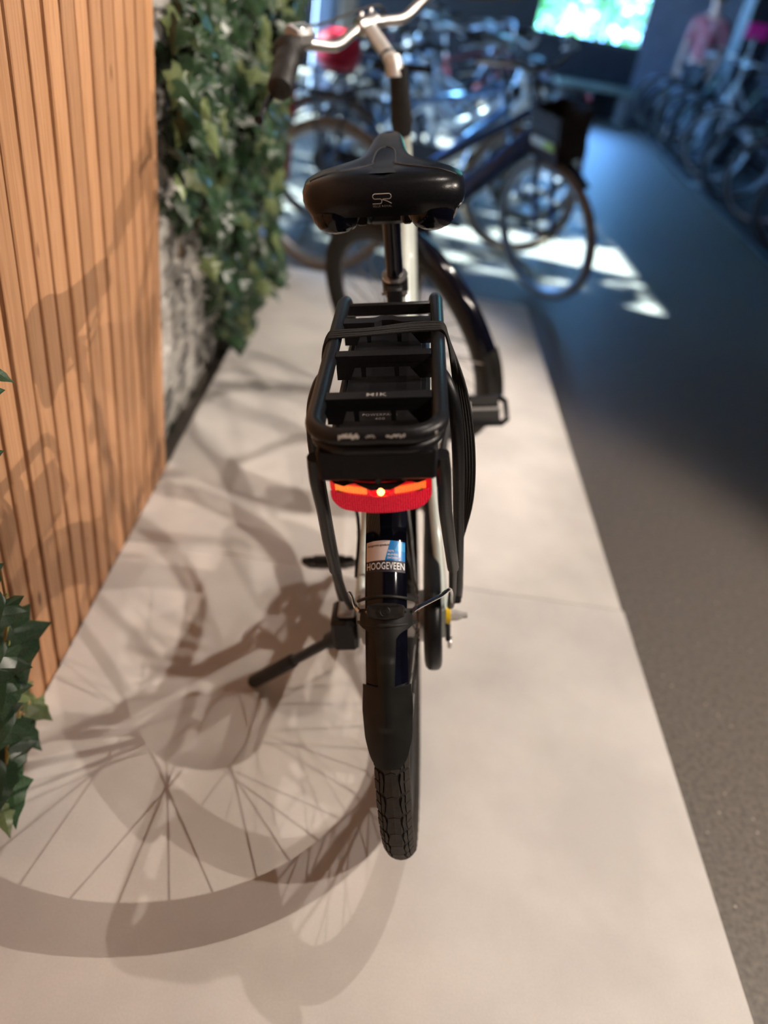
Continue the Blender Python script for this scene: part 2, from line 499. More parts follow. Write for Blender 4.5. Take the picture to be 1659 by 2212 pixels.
# brick wall on the left, each brick that the camera can reach built by itself
wl = tag(MB().box((-0.78, YN, FZ-0.1), (-0.606, 3.44, CEIL)).build('wall_left', M_MORTAR, smooth=False), kind='structure')
bl, bh, gap = 0.205, 0.064, 0.011
bmesh_ = [MB().box((-0.012, 0, 0), (0.006 + 0.003*k, bl, bh), 0.006).xf(Matrix.Rotation(R((k-1)*0.6), 4, 'Z')).mesh('brick') for k in range(3)]
row = 0; z = FZ
while z < 1.75:
    y = 1.60 - (row % 2) * 0.108
    while y < 3.40:
        if y + bl > 1.66:
            b = link('brick', bmesh_[rnd.randrange(3)], M_BRICK, wl)
            b.location = (-0.606 + rnd.uniform(0, 0.004), min(y, 3.44 - bl), z)
        y += bl + gap
    z += bh + gap; row += 1
# pine slat panel
wp = tag(MB().box((-0.604, -0.6, FZ), (-0.534, 1.695, 2.6)).build('wall_panel', M_BACK, smooth=False), kind='structure')
PITCH = 0.0563
slat_me = [MB().box((-0.012, -0.0228, 0), (0.012, 0.0228, 2.7), 0.0012 + 0.0006*k).mesh('slat') for k in range(3)]
for i in range(40):
    yc = 1.677 - i*PITCH
    s = link('slat', slat_me[i % 3], M_WOOD, wp)
    s.location = (-0.522 + rnd.uniform(-0.0012, 0.0012), yc + rnd.uniform(-0.001, 0.001), FZ)
    s.rotation_euler = (rnd.uniform(-0.0006, 0.0006), 0, 0)
# display platform of two painted boards on a frame
PX0, PX1, PY0, PY1 = -0.508, 0.707, -0.9, 3.50
YJ = hit(1342, 1318, 2, 0).y
plat = tag(MB().box((PX0+0.012, PY0+0.01, FZ), (PX1-0.012, PY1-0.012, -0.026)).build('display_platform', mat('platform_base', (0.30, 0.27, 0.24), 0.8, noise=0.1), smooth=False),
           'low display platform of pale beige painted boards under the electric bicycle', 'platform', kind='structure')
def board(x0, x1, y0, y1, rc):
    def arc(cx, cy, a0, r):
        return [(cx + r*math.cos(R(a0+90*k/6)), cy + r*math.sin(R(a0+90*k/6))) for k in range(7)]
    def outline(ins):
        r = max(rc - ins, 0.001)
        p = [(x0+ins, y0+ins), (x1-ins, y0+ins)]
        p += arc(x1-ins-r, y1-ins-r, 0, r); p += arc(x0+ins+r, y1-ins-r, 90, r)
        return p
    mb = MB(); lv = [(0.0, -0.026), (0.0, -0.004), (0.0013, -0.0012), (0.004, 0.0)]
    n = len(outline(0)); vs = []
    for ins, zz in lv: vs += [(a, b, zz) for a, b in outline(ins)]
    fs = [tuple(reversed(range(n))), tuple(range(3*n, 4*n))]
    for k in range(3):
        for i in range(n):
            j = (i+1) % n
            fs.append((k*n+i, k*n+j, (k+1)*n+j, (k+1)*n+i))
    return mb.add(vs, fs)
board(PX0, PX1+0.004, PY0, YJ-0.0006, 0.003).build('board', M_PLAT, plat)
board(PX0, PX1, YJ+0.0006, PY1, 0.035).build('board', M_PLAT, plat)

# glazed left front beyond the brick wall, daylight side
gx = XL2
slab('wall_front', (gx-0.12, 3.45, FZ-0.1), (gx, YB, 0.12), M_DARKWALL)
slab('wall_front_2', (gx-0.12, 3.45, 0.12), (gx, 4.70, 2.62), M_GREYWALL)  # unseen solid bay, put in to keep sun off the nearer floor
slab('trim_1', (gx-0.12, 3.45, 2.62), (gx, YB, CEIL), M_DARKWALL)
slab('wall_return', (gx-0.12, 3.30, FZ-0.1), (-0.78, 3.45, CEIL), M_GREYWALL)
k = 0
for i in range(5):
    y0 = 4.70 + i*1.66; y1 = y0 + 1.66
    w = slab('window_%d' % (i+1), (gx-0.10, y0, 0.12), (gx-0.02, y0+0.07, 2.62), M_FRAME)
    pane = MB().box((gx-0.065, y0+0.07, 0.12), (gx-0.055, y1, 2.62)).build('pane', M_GLASS, w, smooth=False)
    MB().box((gx-0.085, y0+0.07, 1.25), (gx-0.035, y1, 1.30)).build('window_bar', M_FRAME, w, smooth=False)
# back wall with a wide window towards trees
wa = hit(1150, 95, 1, YB); wb = hit(1398, 60, 1, YB)
zb = hit(1280, 92, 1, YB).z
slab('wall_back', (XL2, YB, FZ-0.1), (wa.x, YB+0.15, CEIL), M_DARKWALL)
slab('wall_back_2', (wb.x, YB, FZ-0.1), (XR, YB+0.15, CEIL), mat('slate_wall', (0.17, 0.18, 0.23), 0.85, noise=0.1, scale=5))
slab('wall_back_3', (wa.x, YB, FZ-0.1), (wb.x, YB+0.15, zb), M_DARKWALL)
slab('trim_2', (wa.x, YB, 2.7), (wb.x, YB+0.15, CEIL), M_DARKWALL)
w7 = slab('window_6', (wa.x, YB+0.03, zb), (wb.x, YB+0.10, zb+0.05), M_FRAME)
MB().box((wa.x, YB+0.06, zb+0.05), (wb.x, YB+0.07, 2.7)).build('pane', M_GLASS, w7, smooth=False)
for f in (0.33, 0.66, 0.985):
    xx = wa.x + (wb.x-wa.x)*f
    MB().box((xx-0.025, YB+0.04, zb+0.05), (xx+0.025, YB+0.09, 2.7)).build('window_bar', M_FRAME, w7, smooth=False)

# ================================================================ the electric bicycle on the platform
LEAN = R(11.65)
BO = Vector((0.183, 0.871, 0.0))
bike = tag(empty('electric_bicycle', BO, (0, -LEAN, 0)),
           'pale sage and black electric city bicycle parked on the platform, rear light glowing red', 'bicycle')
BM = Matrix.Translation(BO) @ Matrix.Rotation(-LEAN, 4, 'Y'); BI = BM.inverted()
AXZ = 0.3555                  # axle height in bike space
RT = 0.3545                   # tyre outer radius
# ---- wheels
def torus_ring(cy, cz, prof, n=96, a0=0.0, a1=360.0):
    """prof: list of (x, radius) closed loop swept round the axle (x axis)"""
    mb = MB(); closed = abs(a1-a0) >= 360; m = len(prof)
    steps = n if closed else n+1; vs = []
    for i in range(steps):
        a = R(a0 + (a1-a0)*i/n)
        for (x, r) in prof: vs.append((x, cy - r*math.cos(a), cz + r*math.sin(a)))
    fs = []
    for i in range(n):
        j = (i+1) % steps
        for k in range(m):
            l = (k+1) % m
            fs.append((i*m+k, i*m+l, j*m+l, j*m+k))
    if not closed:
        fs.append(tuple(range(m))); fs.append(tuple(reversed(range(n*m, n*m+m))))
    return mb.add(vs, fs)
def tyre_prof(w, Ro, k=14):
    rc = w/2; p = []
    for i in range(k):
        a = 2*PI*i/k
        p.append((rc*math.cos(a), Ro - rc + rc*math.sin(a)*(1.0 if math.sin(a) > 0 else 0.9)))
    return p
RIM_PROF = [(-0.012, 0.318), (-0.0125, 0.300), (-0.006, 0.290), (0.006, 0.290), (0.0125, 0.300), (0.012, 0.318), (0.008, 0.312), (-0.008, 0.312)]
def spoke_mb(i, n, cy, cz, hub_r=0.038, hw=0.028, rim_r=0.292):
    side = 1 if i % 2 else -1
    a = 2*PI*i/n; cross = (1 if (i//2) % 2 else -1)*R(62)
    h = (side*hw, cy - hub_r*math.cos(a+cross), cz + hub_r*math.sin(a+cross))
    e = (side*0.002, cy - rim_r*math.cos(a), cz + rim_r*math.sin(a))
    return MB().tube([h, e], 0.0012, 5)
def tread_mb(w, Ro, cy, cz, n=58):
    mb = MB(); rc = w/2
    def P(a, phi, h):
        r = Ro - rc + (rc+h)*math.cos(phi); x = (rc+h)*math.sin(phi)
        return (x, cy - r*math.cos(a), cz + r*math.sin(a))
    def block(pts, h=0.0022):
        lo = [P(a, p, -0.0008) for a, p in pts]; hi = [P(a, p, h) for a, p in pts]; m = len(pts)
        fs = [tuple(range(m, 2*m))]
        for i in range(m): fs.append((i, (i+1) % m, m+(i+1) % m, m+i))
        mb.add(lo+hi, fs)
    d = 2*PI/n
    for i in range(n):
        a = i*d; g = d*0.07
        # centre piece, two halves following the crown
        for s in (-1, 1):
            block([(a+g, 0), (a+g-d*0.10, s*0.30), (a+g-d*0.02, s*0.44), (a+d*0.55, s*0.36), (a+d-g, s*0.30), (a+d-g+d*0.10, 0)])
            block([(a+g+d*0.02, s*0.52), (a+g+d*0.05, s*0.66), (a+d*0.60, s*0.62), (a+d*0.93, s*0.64), (a+d*0.93, s*0.50), (a+d*0.60, s*0.43)])
            block([(a+g, s*0.74), (a+g, s*1.10), (a+d*0.50, s*1.12), (a+d*0.48, s*0.70)])
            block([(a+d*0.58, s*0.70), (a+d*0.60, s*1.06), (a+d*0.96, s*1.06), (a+d*0.94, s*0.72)])
    return mb
HUBR = [(0.010, -0.062), (0.024, -0.060), (0.040, -0.046), (0.041, -0.036), (0.034, -0.032), (0.034, 0.026), (0.041, 0.030), (0.041, 0.036), (0.020, 0.048), (0.010, 0.060)]
HUBF = [(0.008, -0.050), (0.014, -0.046), (0.026, -0.034), (0.026, -0.030), (0.016, -0.026), (0.016, 0.026), (0.026, 0.030), (0.026, 0.034), (0.014, 0.046), (0.008, 0.050)]
def make_wheel(name, cy, cz, X, parent, hub, tread=True, nsp=36, hub_r=0.038):
    rim = torus_ring(cy, cz, RIM_PROF).xf(X).build(name, M_PLAST, parent)
    t = torus_ring(cy, cz, tyre_prof(0.043, RT-0.0014), 120).xf(X).build('tyre', M_TYRE, rim)
    if tread:
        tag(tread_mb(0.043, RT-0.0016, cy, cz).xf(X).build('tread', M_TREAD, rim, smooth=False), kind='stuff')
    MB().lathe(hub, (0, cy, cz), (1, 0, 0), 24).xf(X).build('hub', M_ALU, rim)
    for i in range(nsp):
        spoke_mb(i, nsp, cy, cz, hub_r).xf(X).build('spoke', M_SPOKE, rim, recalc=False)
    return rim
I4 = Matrix.Identity(4)
rear = make_wheel('rear_wheel', 0, AXZ, I4, bike, HUBR)
# steering
DEL = R(42.0)
sp0 = Vector((0, 0.93, 0.92)); sax = Vector((0, -math.sin(R(21)), math.cos(R(21))))
SM = Matrix.Translation(sp0) @ Matrix.Rotation(DEL, 4, sax) @ Matrix.Translation(-sp0)
FY = 1.178
front = make_wheel('front_wheel', FY, AXZ, SM, bike, HUBF, nsp=36, hub_r=0.024)
# ---- rear fender
FR = 0.3785; FHW = 0.0235
def fpt(a, u, off=0.0, cy=0.0, hw=FHW, Rr=FR, sag=0.010):
    """a: degrees above the rear horizontal, u: -1..1 across"""
    r = Rr - sag*u*u*(1 + 0.25*u*u) + off; a = R(a)
    return Vector((u*hw, cy - r*math.cos(a), AXZ + r*math.sin(a)))
def fender(a0, a1, n, cy=0.0, hw=FHW):
    mb = MB(); nu = 15; vs = []
    for i in range(n+1):
        a = a0 + (a1-a0)*i/n
        vs += [fpt(a, -1 + 2*j/(nu-1), 0, cy, hw) for j in range(nu)]
        vs += [fpt(a, 1 - 2*j/(nu-1), -0.0022, cy, hw*0.97) for j in range(nu)]
    m = 2*nu; fs = []
    for i in range(n):
        for k in range(m):
            l = (k+1) % m
            fs.append((i*m+k, i*m+l, (i+1)*m+l, (i+1)*m+k))
    fs.append(tuple(range(m))); fs.append(tuple(reversed(range(n*m, n*m+m))))
    return mb.add(vs, fs)
rf = fender(21, 158, 90).build('rear_fender', M_GLOSS, bike)
# sticker
def patch(a0, a1, u0, u1, off, skew=0.0, na=8, nu=14):
    mb = MB()
    def fn(s, t):
        a = a0 + (a1-a0)*s; uu0 = u0 + (skew*s if u0 > -0.9 else 0); uu1 = u1 + (skew*s if u1 < 0.9 else 0)
        return fpt(a, uu0 + (uu1-uu0)*t, off)
    return mb.grid(na, nu, fn)
def patch2(aT, aB, f0, f1, off, na=8, nu=14):
    return MB().grid(na, nu, lambda s, t: fpt(aT+(aB-aT)*s, f0(s)+(f1(s)-f0(s))*t, off))
tag(patch2(56.2, 52.7, lambda s: -0.93, lambda s: 0.24-0.26*s, 0.0005).build('sticker', M_STKW, rf), 'pinkish white sticker panel with web address')
tag(patch2(56.2, 52.7, lambda s: 0.24-0.26*s, lambda s: 0.93, 0.0005).build('sticker', M_STKB, rf), 'blue sticker panel with white slogan')
patch2(55.9, 54.4, lambda s: 0.62-0.2*s, lambda s: 0.93, 0.0007).build('sticker_shine', M_STKB2, rf)  # paler blue patch, a shine painted onto the blue panel
tag(patch2(52.7, 50.7, lambda s: -0.93, lambda s: 0.93, 0.0005).build('sticker', M_DKPRINT, rf), 'black sticker strip with white name')
def on_fender(ac, uc, off=0.0009):
    return lambda u, w: fpt(ac + math.degrees(w/FR), uc + u/FHW, off)
text_obj('HOOGEVEEN', 0.0425, 0.0082, on_fender(51.75, 0.0), M_WHITE, rf, 0.012, 1.05)
text_obj('hoogeveen-gouda.nl', 0.0245, 0.0033, on_fender(55.35, -0.34), M_DKPRINT, rf, 0.012)
text_obj('FIETS', 0.0066, 0.0024, on_fender(54.3, 0.27), M_WHITE, rf, 0.012)
text_obj('BELEVING', 0.0115, 0.0024, on_fender(53.72, 0.36), M_WHITE, rf, 0.012)
text_obj('ONTDEKKING', 0.0150, 0.0024, on_fender(53.14, 0.42), M_WHITE, rf, 0.012)
# mud flap with its clip
fl = MB()
def flap_hw(a):                     # half width by angle
    if a > 41.5: return 0.030 - (a-41.5)*0.0004
    if a > 39.5: return 0.0125 + (a-39.5)/2.0*0.0175*((a-39.5)/2.0)
    if a > 31.6: return 0.0090 + (a-31.6)*0.0003
    if a > 31.0: return 0.0270
    if a > 22: return 0.0285 - 0.0015*abs((a-27)/4)
    t = (22-a)/5.6
    return 0.0268 - 0.0085*t - 0.010*t**6
def flap_pt(a, u, off):
    hw = flap_hw(a); x = u*hw
    uu = x/FHW
    r = FR - 0.010*uu*uu*(1+0.1*uu*uu)*(0.9 if abs(uu) < 1.3 else 0.85) + off
    rib = 0.0022*math.exp(-(x/0.009)**4) if a < 36 and a > 24 else 0
    r += rib
    return Vector((x, -r*math.cos(R(a)), AXZ + r*math.sin(R(a))))
angs = [44.6 - 0.28*i for i in range(11)] + [41.5 - 0.25*i for i in range(1, 9)] + [39.4 - 0.6*i for i in range(0, 13)] + [31.61, 31.59, 31.01, 30.99] + [30.5 - 0.6*i for i in range(0, 24)]
angs = sorted(set(round(a, 3) for a in angs if a > 16.4), reverse=True)
nu = 17; vs = []
for a in angs:
    vs += [flap_pt(a, -1+2*j/(nu-1), 0.0028) for j in range(nu)]
    vs += [flap_pt(a, 1-2*j/(nu-1), 0.0003) for j in range(nu)]
m = 2*nu; fs = []
for i in range(len(angs)-1):
    for k_ in range(m):
        l = (k_+1) % m
        fs.append((i*m+k_, i*m+l, (i+1)*m+l, (i+1)*m+k_))
fs.append(tuple(range(m))); fs.append(tuple(reversed(range((len(angs)-1)*m, len(angs)*m))))
fl.add(vs, fs)
flap = fl.build('mud_flap', M_FLAP, bike)
# clip band and boss
cb = MB()
for (a, rr) in ((46.1, 0.0019), (42.2, 0.0022)):
    cb.tube([fpt(a - 0.9*(1-u*u)*(-1 if a > 44 else 1)*0.5, u*1.40, 0.0025 - 0.004*max(0, abs(u)-0.75)) for u in [-1+2*i/16 for i in range(17)]], rr, 8)
cb.build('clip_band', M_RUBBER, flap)
def boss(u, w, off): return fpt(44.1 + math.degrees(w/FR), u/FHW, off)
bo = MB(); op = []
for (ux, wz) in [(-0.0215, 0.003), (-0.0205, -0.006), (-0.014, -0.0085), (0, -0.0095), (0.014, -0.0085), (0.0205, -0.006), (0.0215, 0.003), (0.020, 0.0065), (0.010, 0.0085), (0, 0.0088), (-0.010, 0.0085), (-0.020, 0.0065)]:
    op.append((ux, wz))
n_ = len(op); vv = []
for (scl, off) in ((1.0, -0.001), (1.0, 0.0055), (0.93, 0.0075)):
    vv += [boss(p[0]*scl, p[1]*scl, off) for p in op]
fs = [tuple(range(2*n_, 3*n_))]
for k_ in range(2):
    for i in range(n_):
        fs.append((k_*n_+i, k_*n_+(i+1) % n_, (k_+1)*n_+(i+1) % n_, (k_+1)*n_+i))
bo.add(vv, fs).build('clip_boss', M_RUBBER, flap)
em = MB()
em.tube([boss(0.0052*math.cos(t*PI/12), 0.0052*math.sin(t*PI/12)-0.0005, 0.0078) for t in range(24)], 0.0005, 6, closed=True)
em.tube([boss(0.0031*math.cos(t*PI/12), 0.0031*math.sin(t*PI/12)-0.0005, 0.0078) for t in range(2, 22)], 0.0005, 6)
em.tube([boss(-0.003+0.006*t/5, -0.0005+0.0004*t, 0.0078) for t in range(6)], 0.0005, 6)
em.build('emblem', M_SATIN, flap)
# fender stays of chrome wire
def stay(s, pts): return MB().tube(crom(pts, 5), 0.0024, 8).build('fender_stay', M_CHROME, bike)
c0 = fpt(44.0, 0.75, 0.003); c1 = fpt(44.0, -0.75, 0.003)
stay(1, [c0, fpt(44.0, 1.15, 0.003), (0.036, -0.258, 0.612), (0.060, -0.205, 0.580), (0.074, -0.165, 0.555), (0.080, -0.02, 0.40)])
stay(-1, [c1, fpt(44.0, -1.15, 0.003), (-0.034, -0.258, 0.612), (-0.045, -0.20, 0.575), (-0.060, -0.13, 0.52), (-0.074, -0.02, 0.40)])
# ---- frame
fr = MB()
BB = Vector((0, 0.474, 0.295)); ST = Vector((0, 0.302, 0.795))
fr.tube([BB, ST], 0.0165, 16)
hd0 = sp0 - sax*0.19
fr.tube([hd0, sp0], 0.0195, 18)
dt = crom([sp0 - sax*0.13 + Vector((0, 0.0, 0)), (0, 0.90, 0.62), (0, 0.72, 0.43), BB + Vector((0, 0.03, 0.04))], 8)
fr.tube(dt, 0.0235, 16)
fr.tube(crom([sp0 - sax*0.05, (0, 0.80, 0.70), (0, 0.58, 0.565), (0, 0.385, 0.55)], 8), 0.0145, 14)
for s in (-1, 1):
    fr.tube(crom([(s*0.012, 0.345, 0.67), (s*0.040, 0.27, 0.60), (s*0.055, 0.14, 0.48), (s*0.0665, 0.0, AXZ+0.01)], 6), 0.0085, 10)
    fr.tube(crom([BB + Vector((s*0.022, -0.03, 0)), (s*0.045, 0.33, 0.315), (s*0.058, 0.16, 0.335), (s*0.0665, 0.0, AXZ-0.008)], 6), 0.0105, 10)
    fr.box((s*0.0665-0.003, -0.022, AXZ-0.028), (s*0.0665+0.003, 0.03, AXZ+0.03))
frame = fr.build('frame', M_SAGE, bike)
MB().lathe([(0.040, -0.055), (0.062, -0.045), (0.066, -0.02), (0.066, 0.02), (0.062, 0.045), (0.040, 0.055)], BB + Vector((0, 0.01, 0.005)), (1, 0, 0), 28).build('motor', M_PLAST, bike)
# chain case
cc = MB(); pr = []
for i in range(25):
    a = R(90 + 180*i/24); pr.append((-0.010 + 0.076*math.cos(a), AXZ-0.004 + 0.076*math.sin(a)))
for i in range(25):
    a = R(-90 + 180*i/24); pr.append((BB.y + 0.098*math.cos(a), BB.z + 0.004 + 0.098*math.sin(a)))
def cc_in(k):
    o_ = []
    for i in range(25):
        a = R(90 + 180*i/24); r_ = 0.076 - k; o_.append((-0.010 + r_*math.cos(a), AXZ-0.004 + r_*math.sin(a)))
    for i in range(25):
        a = R(-90 + 180*i/24); r_ = 0.098 - k; o_.append((BB.y + r_*math.cos(a), BB.z + 0.004 + r_*math.sin(a)))
    return o_
vs = []; lay = [(0.036, 0.014), (0.038, 0.006), (0.042, 0.0015), (0.047, 0.0), (0.054, 0.0), (0.059, 0.0015), (0.0625, 0.006), (0.064, 0.014)]
for x_, k_ in lay: vs += [(x_, u, v) for u, v in cc_in(k_)]
n_ = len(pr); fs = [tuple(range(n_)), tuple(reversed(range(7*n_, 8*n_)))]
for k_ in range(7):
    for i in range(n_): fs.append((k_*n_+i, k_*n_+(i+1) % n_, (k_+1)*n_+(i+1) % n_, (k_+1)*n_+i))
cc.add(vs, fs)
cc.build('chain_case', M_SATIN, bike)
# axle ends
axl = MB().lathe([(0.0048, -0.098), (0.005, 0.105)], (0, 0, AXZ), (1, 0, 0), 12).build('axle', M_NUT, bike)
MB().lathe([(0.0125, 0.070), (0.0125, 0.074), (0.009, 0.075), (0.009, 0.088), (0.0068, 0.094), (0.002, 0.103)], (0, 0, AXZ), (1, 0, 0), 6).build('axle_nut', M_NUT, axl)
MB().lathe([(0.008, 0.0705), (0.0150, 0.071), (0.0150, 0.078), (0.008, 0.0785)], (0, 0, AXZ+0.002), (1, 0, 0), 18).build('washer', M_YELLOW, axl)
MB().lathe([(0.0125, -0.070), (0.009, -0.075), (0.009, -0.088), (0.002, -0.094)], (0, 0, AXZ), (1, 0, 0), 6).build('axle_nut', M_NUT, axl)
MB().box((0.070, -0.010, AXZ-0.050), (0.078, 0.010, AXZ-0.012), 0.002).build('shift_unit', M_PLAST, axl)
MB().box((0.073, -0.008, AXZ-0.068), (0.080, 0.006, AXZ-0.050), 0.002).build('cable_clamp', M_ALU, axl)
# brake on the left
br = MB().lathe([(0.045, -0.062), (0.048, -0.050), (0.048, -0.044)], (0, 0, AXZ), (1, 0, 0), 24).build('roller_brake', M_ALUD, bike)
MB().tube(crom([(-0.062, 0.0, AXZ+0.04), (-0.066, 0.05, AXZ+0.02), (-0.070, 0.15, AXZ-0.005)], 5), 0.006, 8).build('brake_arm', M_ALU, br)
MB().tube(crom([(-0.070, 0.02, 0.42), (-0.062, 0.05, 0.50), (-0.072, 0.09, 0.58), (-0.055, 0.18, 0.64), (-0.02, 0.34, 0.60)], 7), 0.0026, 7).build('brake_cable', M_PLAST, br)
# cranks and pedals
ca = R(38)
def crank(side, a, tilt):
    p = BB + Vector((side*0.066, 0, 0)); e = p + Vector((side*0.024, 0.170*math.cos(a), 0.170*math.sin(a)))
    c = MB().tube([p, p+(e-p)*0.5, e], [0.014, 0.010, 0.011], 12, flat=0.75).build('crank', M_PLAST, bike)
    pd = MB()
    px0, px1 = side*0.118, side*0.218
    if px0 > px1: px0, px1 = px1, px0
    c0 = e
    fw = Vector((0, math.cos(R(tilt)), math.sin(R(tilt)))); upv = Vector((0, -fw.z, fw.y))
    def PP(x, f, u): return Vector((x, c0.y, c0.z)) + fw*f + upv*u
    loop = []
    for (x, f) in [(px0+0.012, -0.040), (px1-0.012, -0.040), (px1, -0.028), (px1, 0.028), (px1-0.012, 0.040), (px0+0.012, 0.040), (px0, 0.028), (px0, -0.028)]:
        loop.append(PP(x, f, 0))
    pd.tube(loop, 0.0062, 8, closed=True, flat=1.3)
    pdl = pd.build('pedal', M_PLAST, bike)
    for f in (-0.022, 0.022):
        b = MB(); xm0, xm1 = px0+0.022, px1-0.016
        q = [PP(x, f+df, du) for x in (xm0, xm1) for df in (-0.016, 0.014) for du in (-0.010, 0.010)]
        b.add(q, [(0,1,3,2), (4,6,7,5), (0,4,5,1), (2,3,7,6), (0,2,6,4), (1,5,7,3)])
        b.build('tread_block', M_RUBBER, pdl)
    MB().tube([e, (side*0.205, e.y, e.z)], 0.007, 10).build('spindle', M_ALUD, pdl)
    return c
crank(1, ca, 16); crank(-1, ca+PI, -47)
# kick stand
kf = BI @ hit(545, 1474, 2, 0.012)
ks = MB(); k0 = Vector((-0.080, -0.012, AXZ-0.010)); k1 = Vector((-0.098, 0.006, AXZ-0.045)); km = k1 + (kf-k1)*0.52
ks.tube([k1, k1+(kf-k1)*0.12, k1+(kf-k1)*0.14, km], [0.017, 0.016, 0.0095, 0.0095], 12)
kick = ks.build('kickstand', M_SATIN, bike)
MB().tube([km-(kf-km)*0.06, km, kf-(kf-km)*0.05, kf], [0.011, 0.0135, 0.0135, 0.010], 12).build('stand_foot', M_RUBBER, kick)
MB().box((-0.112, -0.030, AXZ-0.052), (-0.070, 0.030, AXZ+0.012), 0.006).build('stand_bracket', M_SATIN, kick)
MB().box((-0.100, -0.020, AXZ+0.012), (-0.072, 0.020, AXZ+0.022), 0.003).build('stand_bolt_plate', M_ALUD, kick)
# ---- rack
RZ = 0.826
def hoop(yf, yr, hx, rc, z, zf=0.0):
    p = [(-hx, yf, z+zf)]
    for i in range(9):
        a = R(180 + 90*i/8); p.append((-hx+rc+rc*math.cos(a), yr+rc+rc*math.sin(a), z))
    for i in range(9):
        a = R(270 + 90*i/8); p.append((hx-rc+rc*math.cos(a), yr+rc+rc*math.sin(a), z))
    p.append((hx, yf, z+zf)); return p
rk = MB()
hp = hoop(0.118, -0.248, 0.0635, 0.034, RZ)
hp = [(-0.0605, 0.165, RZ-0.045), (-0.0610, 0.150, RZ-0.016), (-0.0618, 0.136, RZ-0.003)] + hp + [(0.0618, 0.136, RZ-0.003), (0.0610, 0.150, RZ-0.016), (0.0605, 0.165, RZ-0.045)]
rk.tube(hp, 0.0088, 14)
rk.tube(hoop(-0.16, -0.2465, 0.0615, 0.032, RZ-0.0145), 0.0062, 12)
rack = rk.build('rear_rack', M_SATIN, bike)
sg = MB()
for (x0, x1, w) in ((-0.034, -0.014, 0.0022), (-0.008, 0.001, 0.0008), (0.012, 0.030, 0.0012), (0.058, 0.0605, 0.002)):
    n2 = 14
    for i in range(n2):
        xx = x0 + (x1-x0)*i/n2; ww = w*rnd.uniform(0.5, 1.3); a = R(rnd.uniform(18, 34))
        yy = -0.248 if abs(xx) < 0.04 else -0.243
        c = Vector((xx, yy - 0.0090*math.cos(a), RZ + 0.0090*math.sin(a)))
        d_ = Vector((0, math.sin(a), math.cos(a)))*ww
        sx = Vector(((x1-x0)/n2*0.6, 0, 0))
        sg.add([c-sx-d_, c+sx-d_*rnd.uniform(0.6, 1.2), c+sx+d_, c-sx+d_*rnd.uniform(0.5, 1.1)], [(0, 1, 2, 3)])
tag(sg.build('scuff', M_SCUFF, rack, recalc=False), kind='stuff')
def crossbar(yc, vee):
    hx = 0.0555; c = MB()
    top = [(-hx, -0.008), (hx, -0.008), (hx, 0.008), (-hx, 0.008)]
    if vee:
        top = [(-hx, -0.008), (-0.016, -0.008), (-0.007, 0.000), (0.007, 0.000), (0.020, -0.008), (hx, -0.008), (hx, 0.009), (0.014, 0.009), (0.006, 0.015), (-0.010, 0.015), (-0.018, 0.009), (-hx, 0.009)]
    c.prism(top, lambda u, v: (u, yc+v, RZ+0.006), lambda u, v: (u, yc+v, RZ-0.003))
    b = c.build('crossbar', M_PLAST, rack, smooth=False)
    fl_ = [(-hx, 0.001), (hx, 0.001), (hx, -0.021), (0.042, -0.021), (0.030, -0.006), (0.018, -0.006), (0.0175, -0.018), (0.0125, -0.018), (0.012, -0.006), (-0.021, -0.006), (-0.0215, -0.018), (-0.0265, -0.018), (-0.027, -0.006), (-0.034, -0.006), (-0.040, -0.021), (-hx, -0.021)]
    MB().prism(fl_, lambda u, v: (u, yc-0.0075, RZ-0.003+v), lambda u, v: (u, yc-0.0045, RZ-0.003+v)).build('crossbar_flange', M_PLAST, b, smooth=False)
    return b
cb3 = crossbar(-0.172, False); crossbar(-0.063, False); crossbar(0.040, True)
text_obj('MIK', 0.0215, 0.0075, lambda u, w: Vector((-0.002+u, -0.172+w, RZ+0.0064)), M_GREYP, cb3, 0.01, 1.15)
MB().box((-0.060, 0.112, RZ-0.016), (0.060, 0.119, RZ+0.0015), 0.002).build('front_plate', M_SATIN, rack)
for s in (-1, 1):      # struts
    MB().tube(crom([(s*0.064, -0.235, RZ-0.030), (s*0.0665, -0.225, 0.760), (s*0.068, -0.20, 0.705), (s*0.074, -0.155, 0.62), (s*0.079, -0.110, 0.545)], 6), 0.0078, 12).build('rear_strut', M_SATIN, rack)
    MB().tube([(s*0.079, -0.112, 0.548), (s*0.080, -0.06, 0.46), (s*0.078, -0.01, AXZ+0.03)], 0.0058, 10).build('strut_end', M_PLAST, rack)
    MB().tube(crom([(s*0.0655, -0.105, RZ-0.002), (s*0.072, -0.115, RZ-0.010), (s*0.080, -0.122, RZ-0.035), (s*0.0845, -0.118, 0.74), (s*0.087, -0.085, 0.62), (s*0.089, -0.035, 0.46), (s*0.0885, -0.018, 0.412)], 6), 0.0075, 12).build('side_strut', M_SATIN, rack)
# ---- battery
bt = MB()
bt.box((-0.0535, -0.225, 0.762), (0.0535, 0.150, 0.7965), 0.005)
bat = bt.build('battery', M_SATIN, bike)
MB().box((-0.0435, -0.205, 0.7960), (0.0435, 0.128, 0.7992), 0.0012).build('battery_lid', M_PLAST, bat)
MB().prism([(-0.247, 0.775), (-0.2525, 0.7795), (-0.2500, 0.8075), (-0.238, 0.8115), (-0.215, 0.8115), (-0.215, 0.775)], lambda u, v: (-0.0555, u, v), lambda u, v: (0.0555, u, v)).build('battery_cap', M_PLAST, bat)
for s in (-1, 1):
    MB().tube([(s*0.0545, -0.2465, 0.7780), (s*0.0560, -0.2445, 0.8060), (s*0.0555, -0.218, 0.8100)], 0.0045, 10).build('cap_corner', M_PLAST, bat)
text_obj('POWERPACK', 0.0385, 0.0052, lambda u, w: Vector((-0.001+u, -0.155+w, 0.7997)), M_GREYP, bat, 0.002, 1.2)
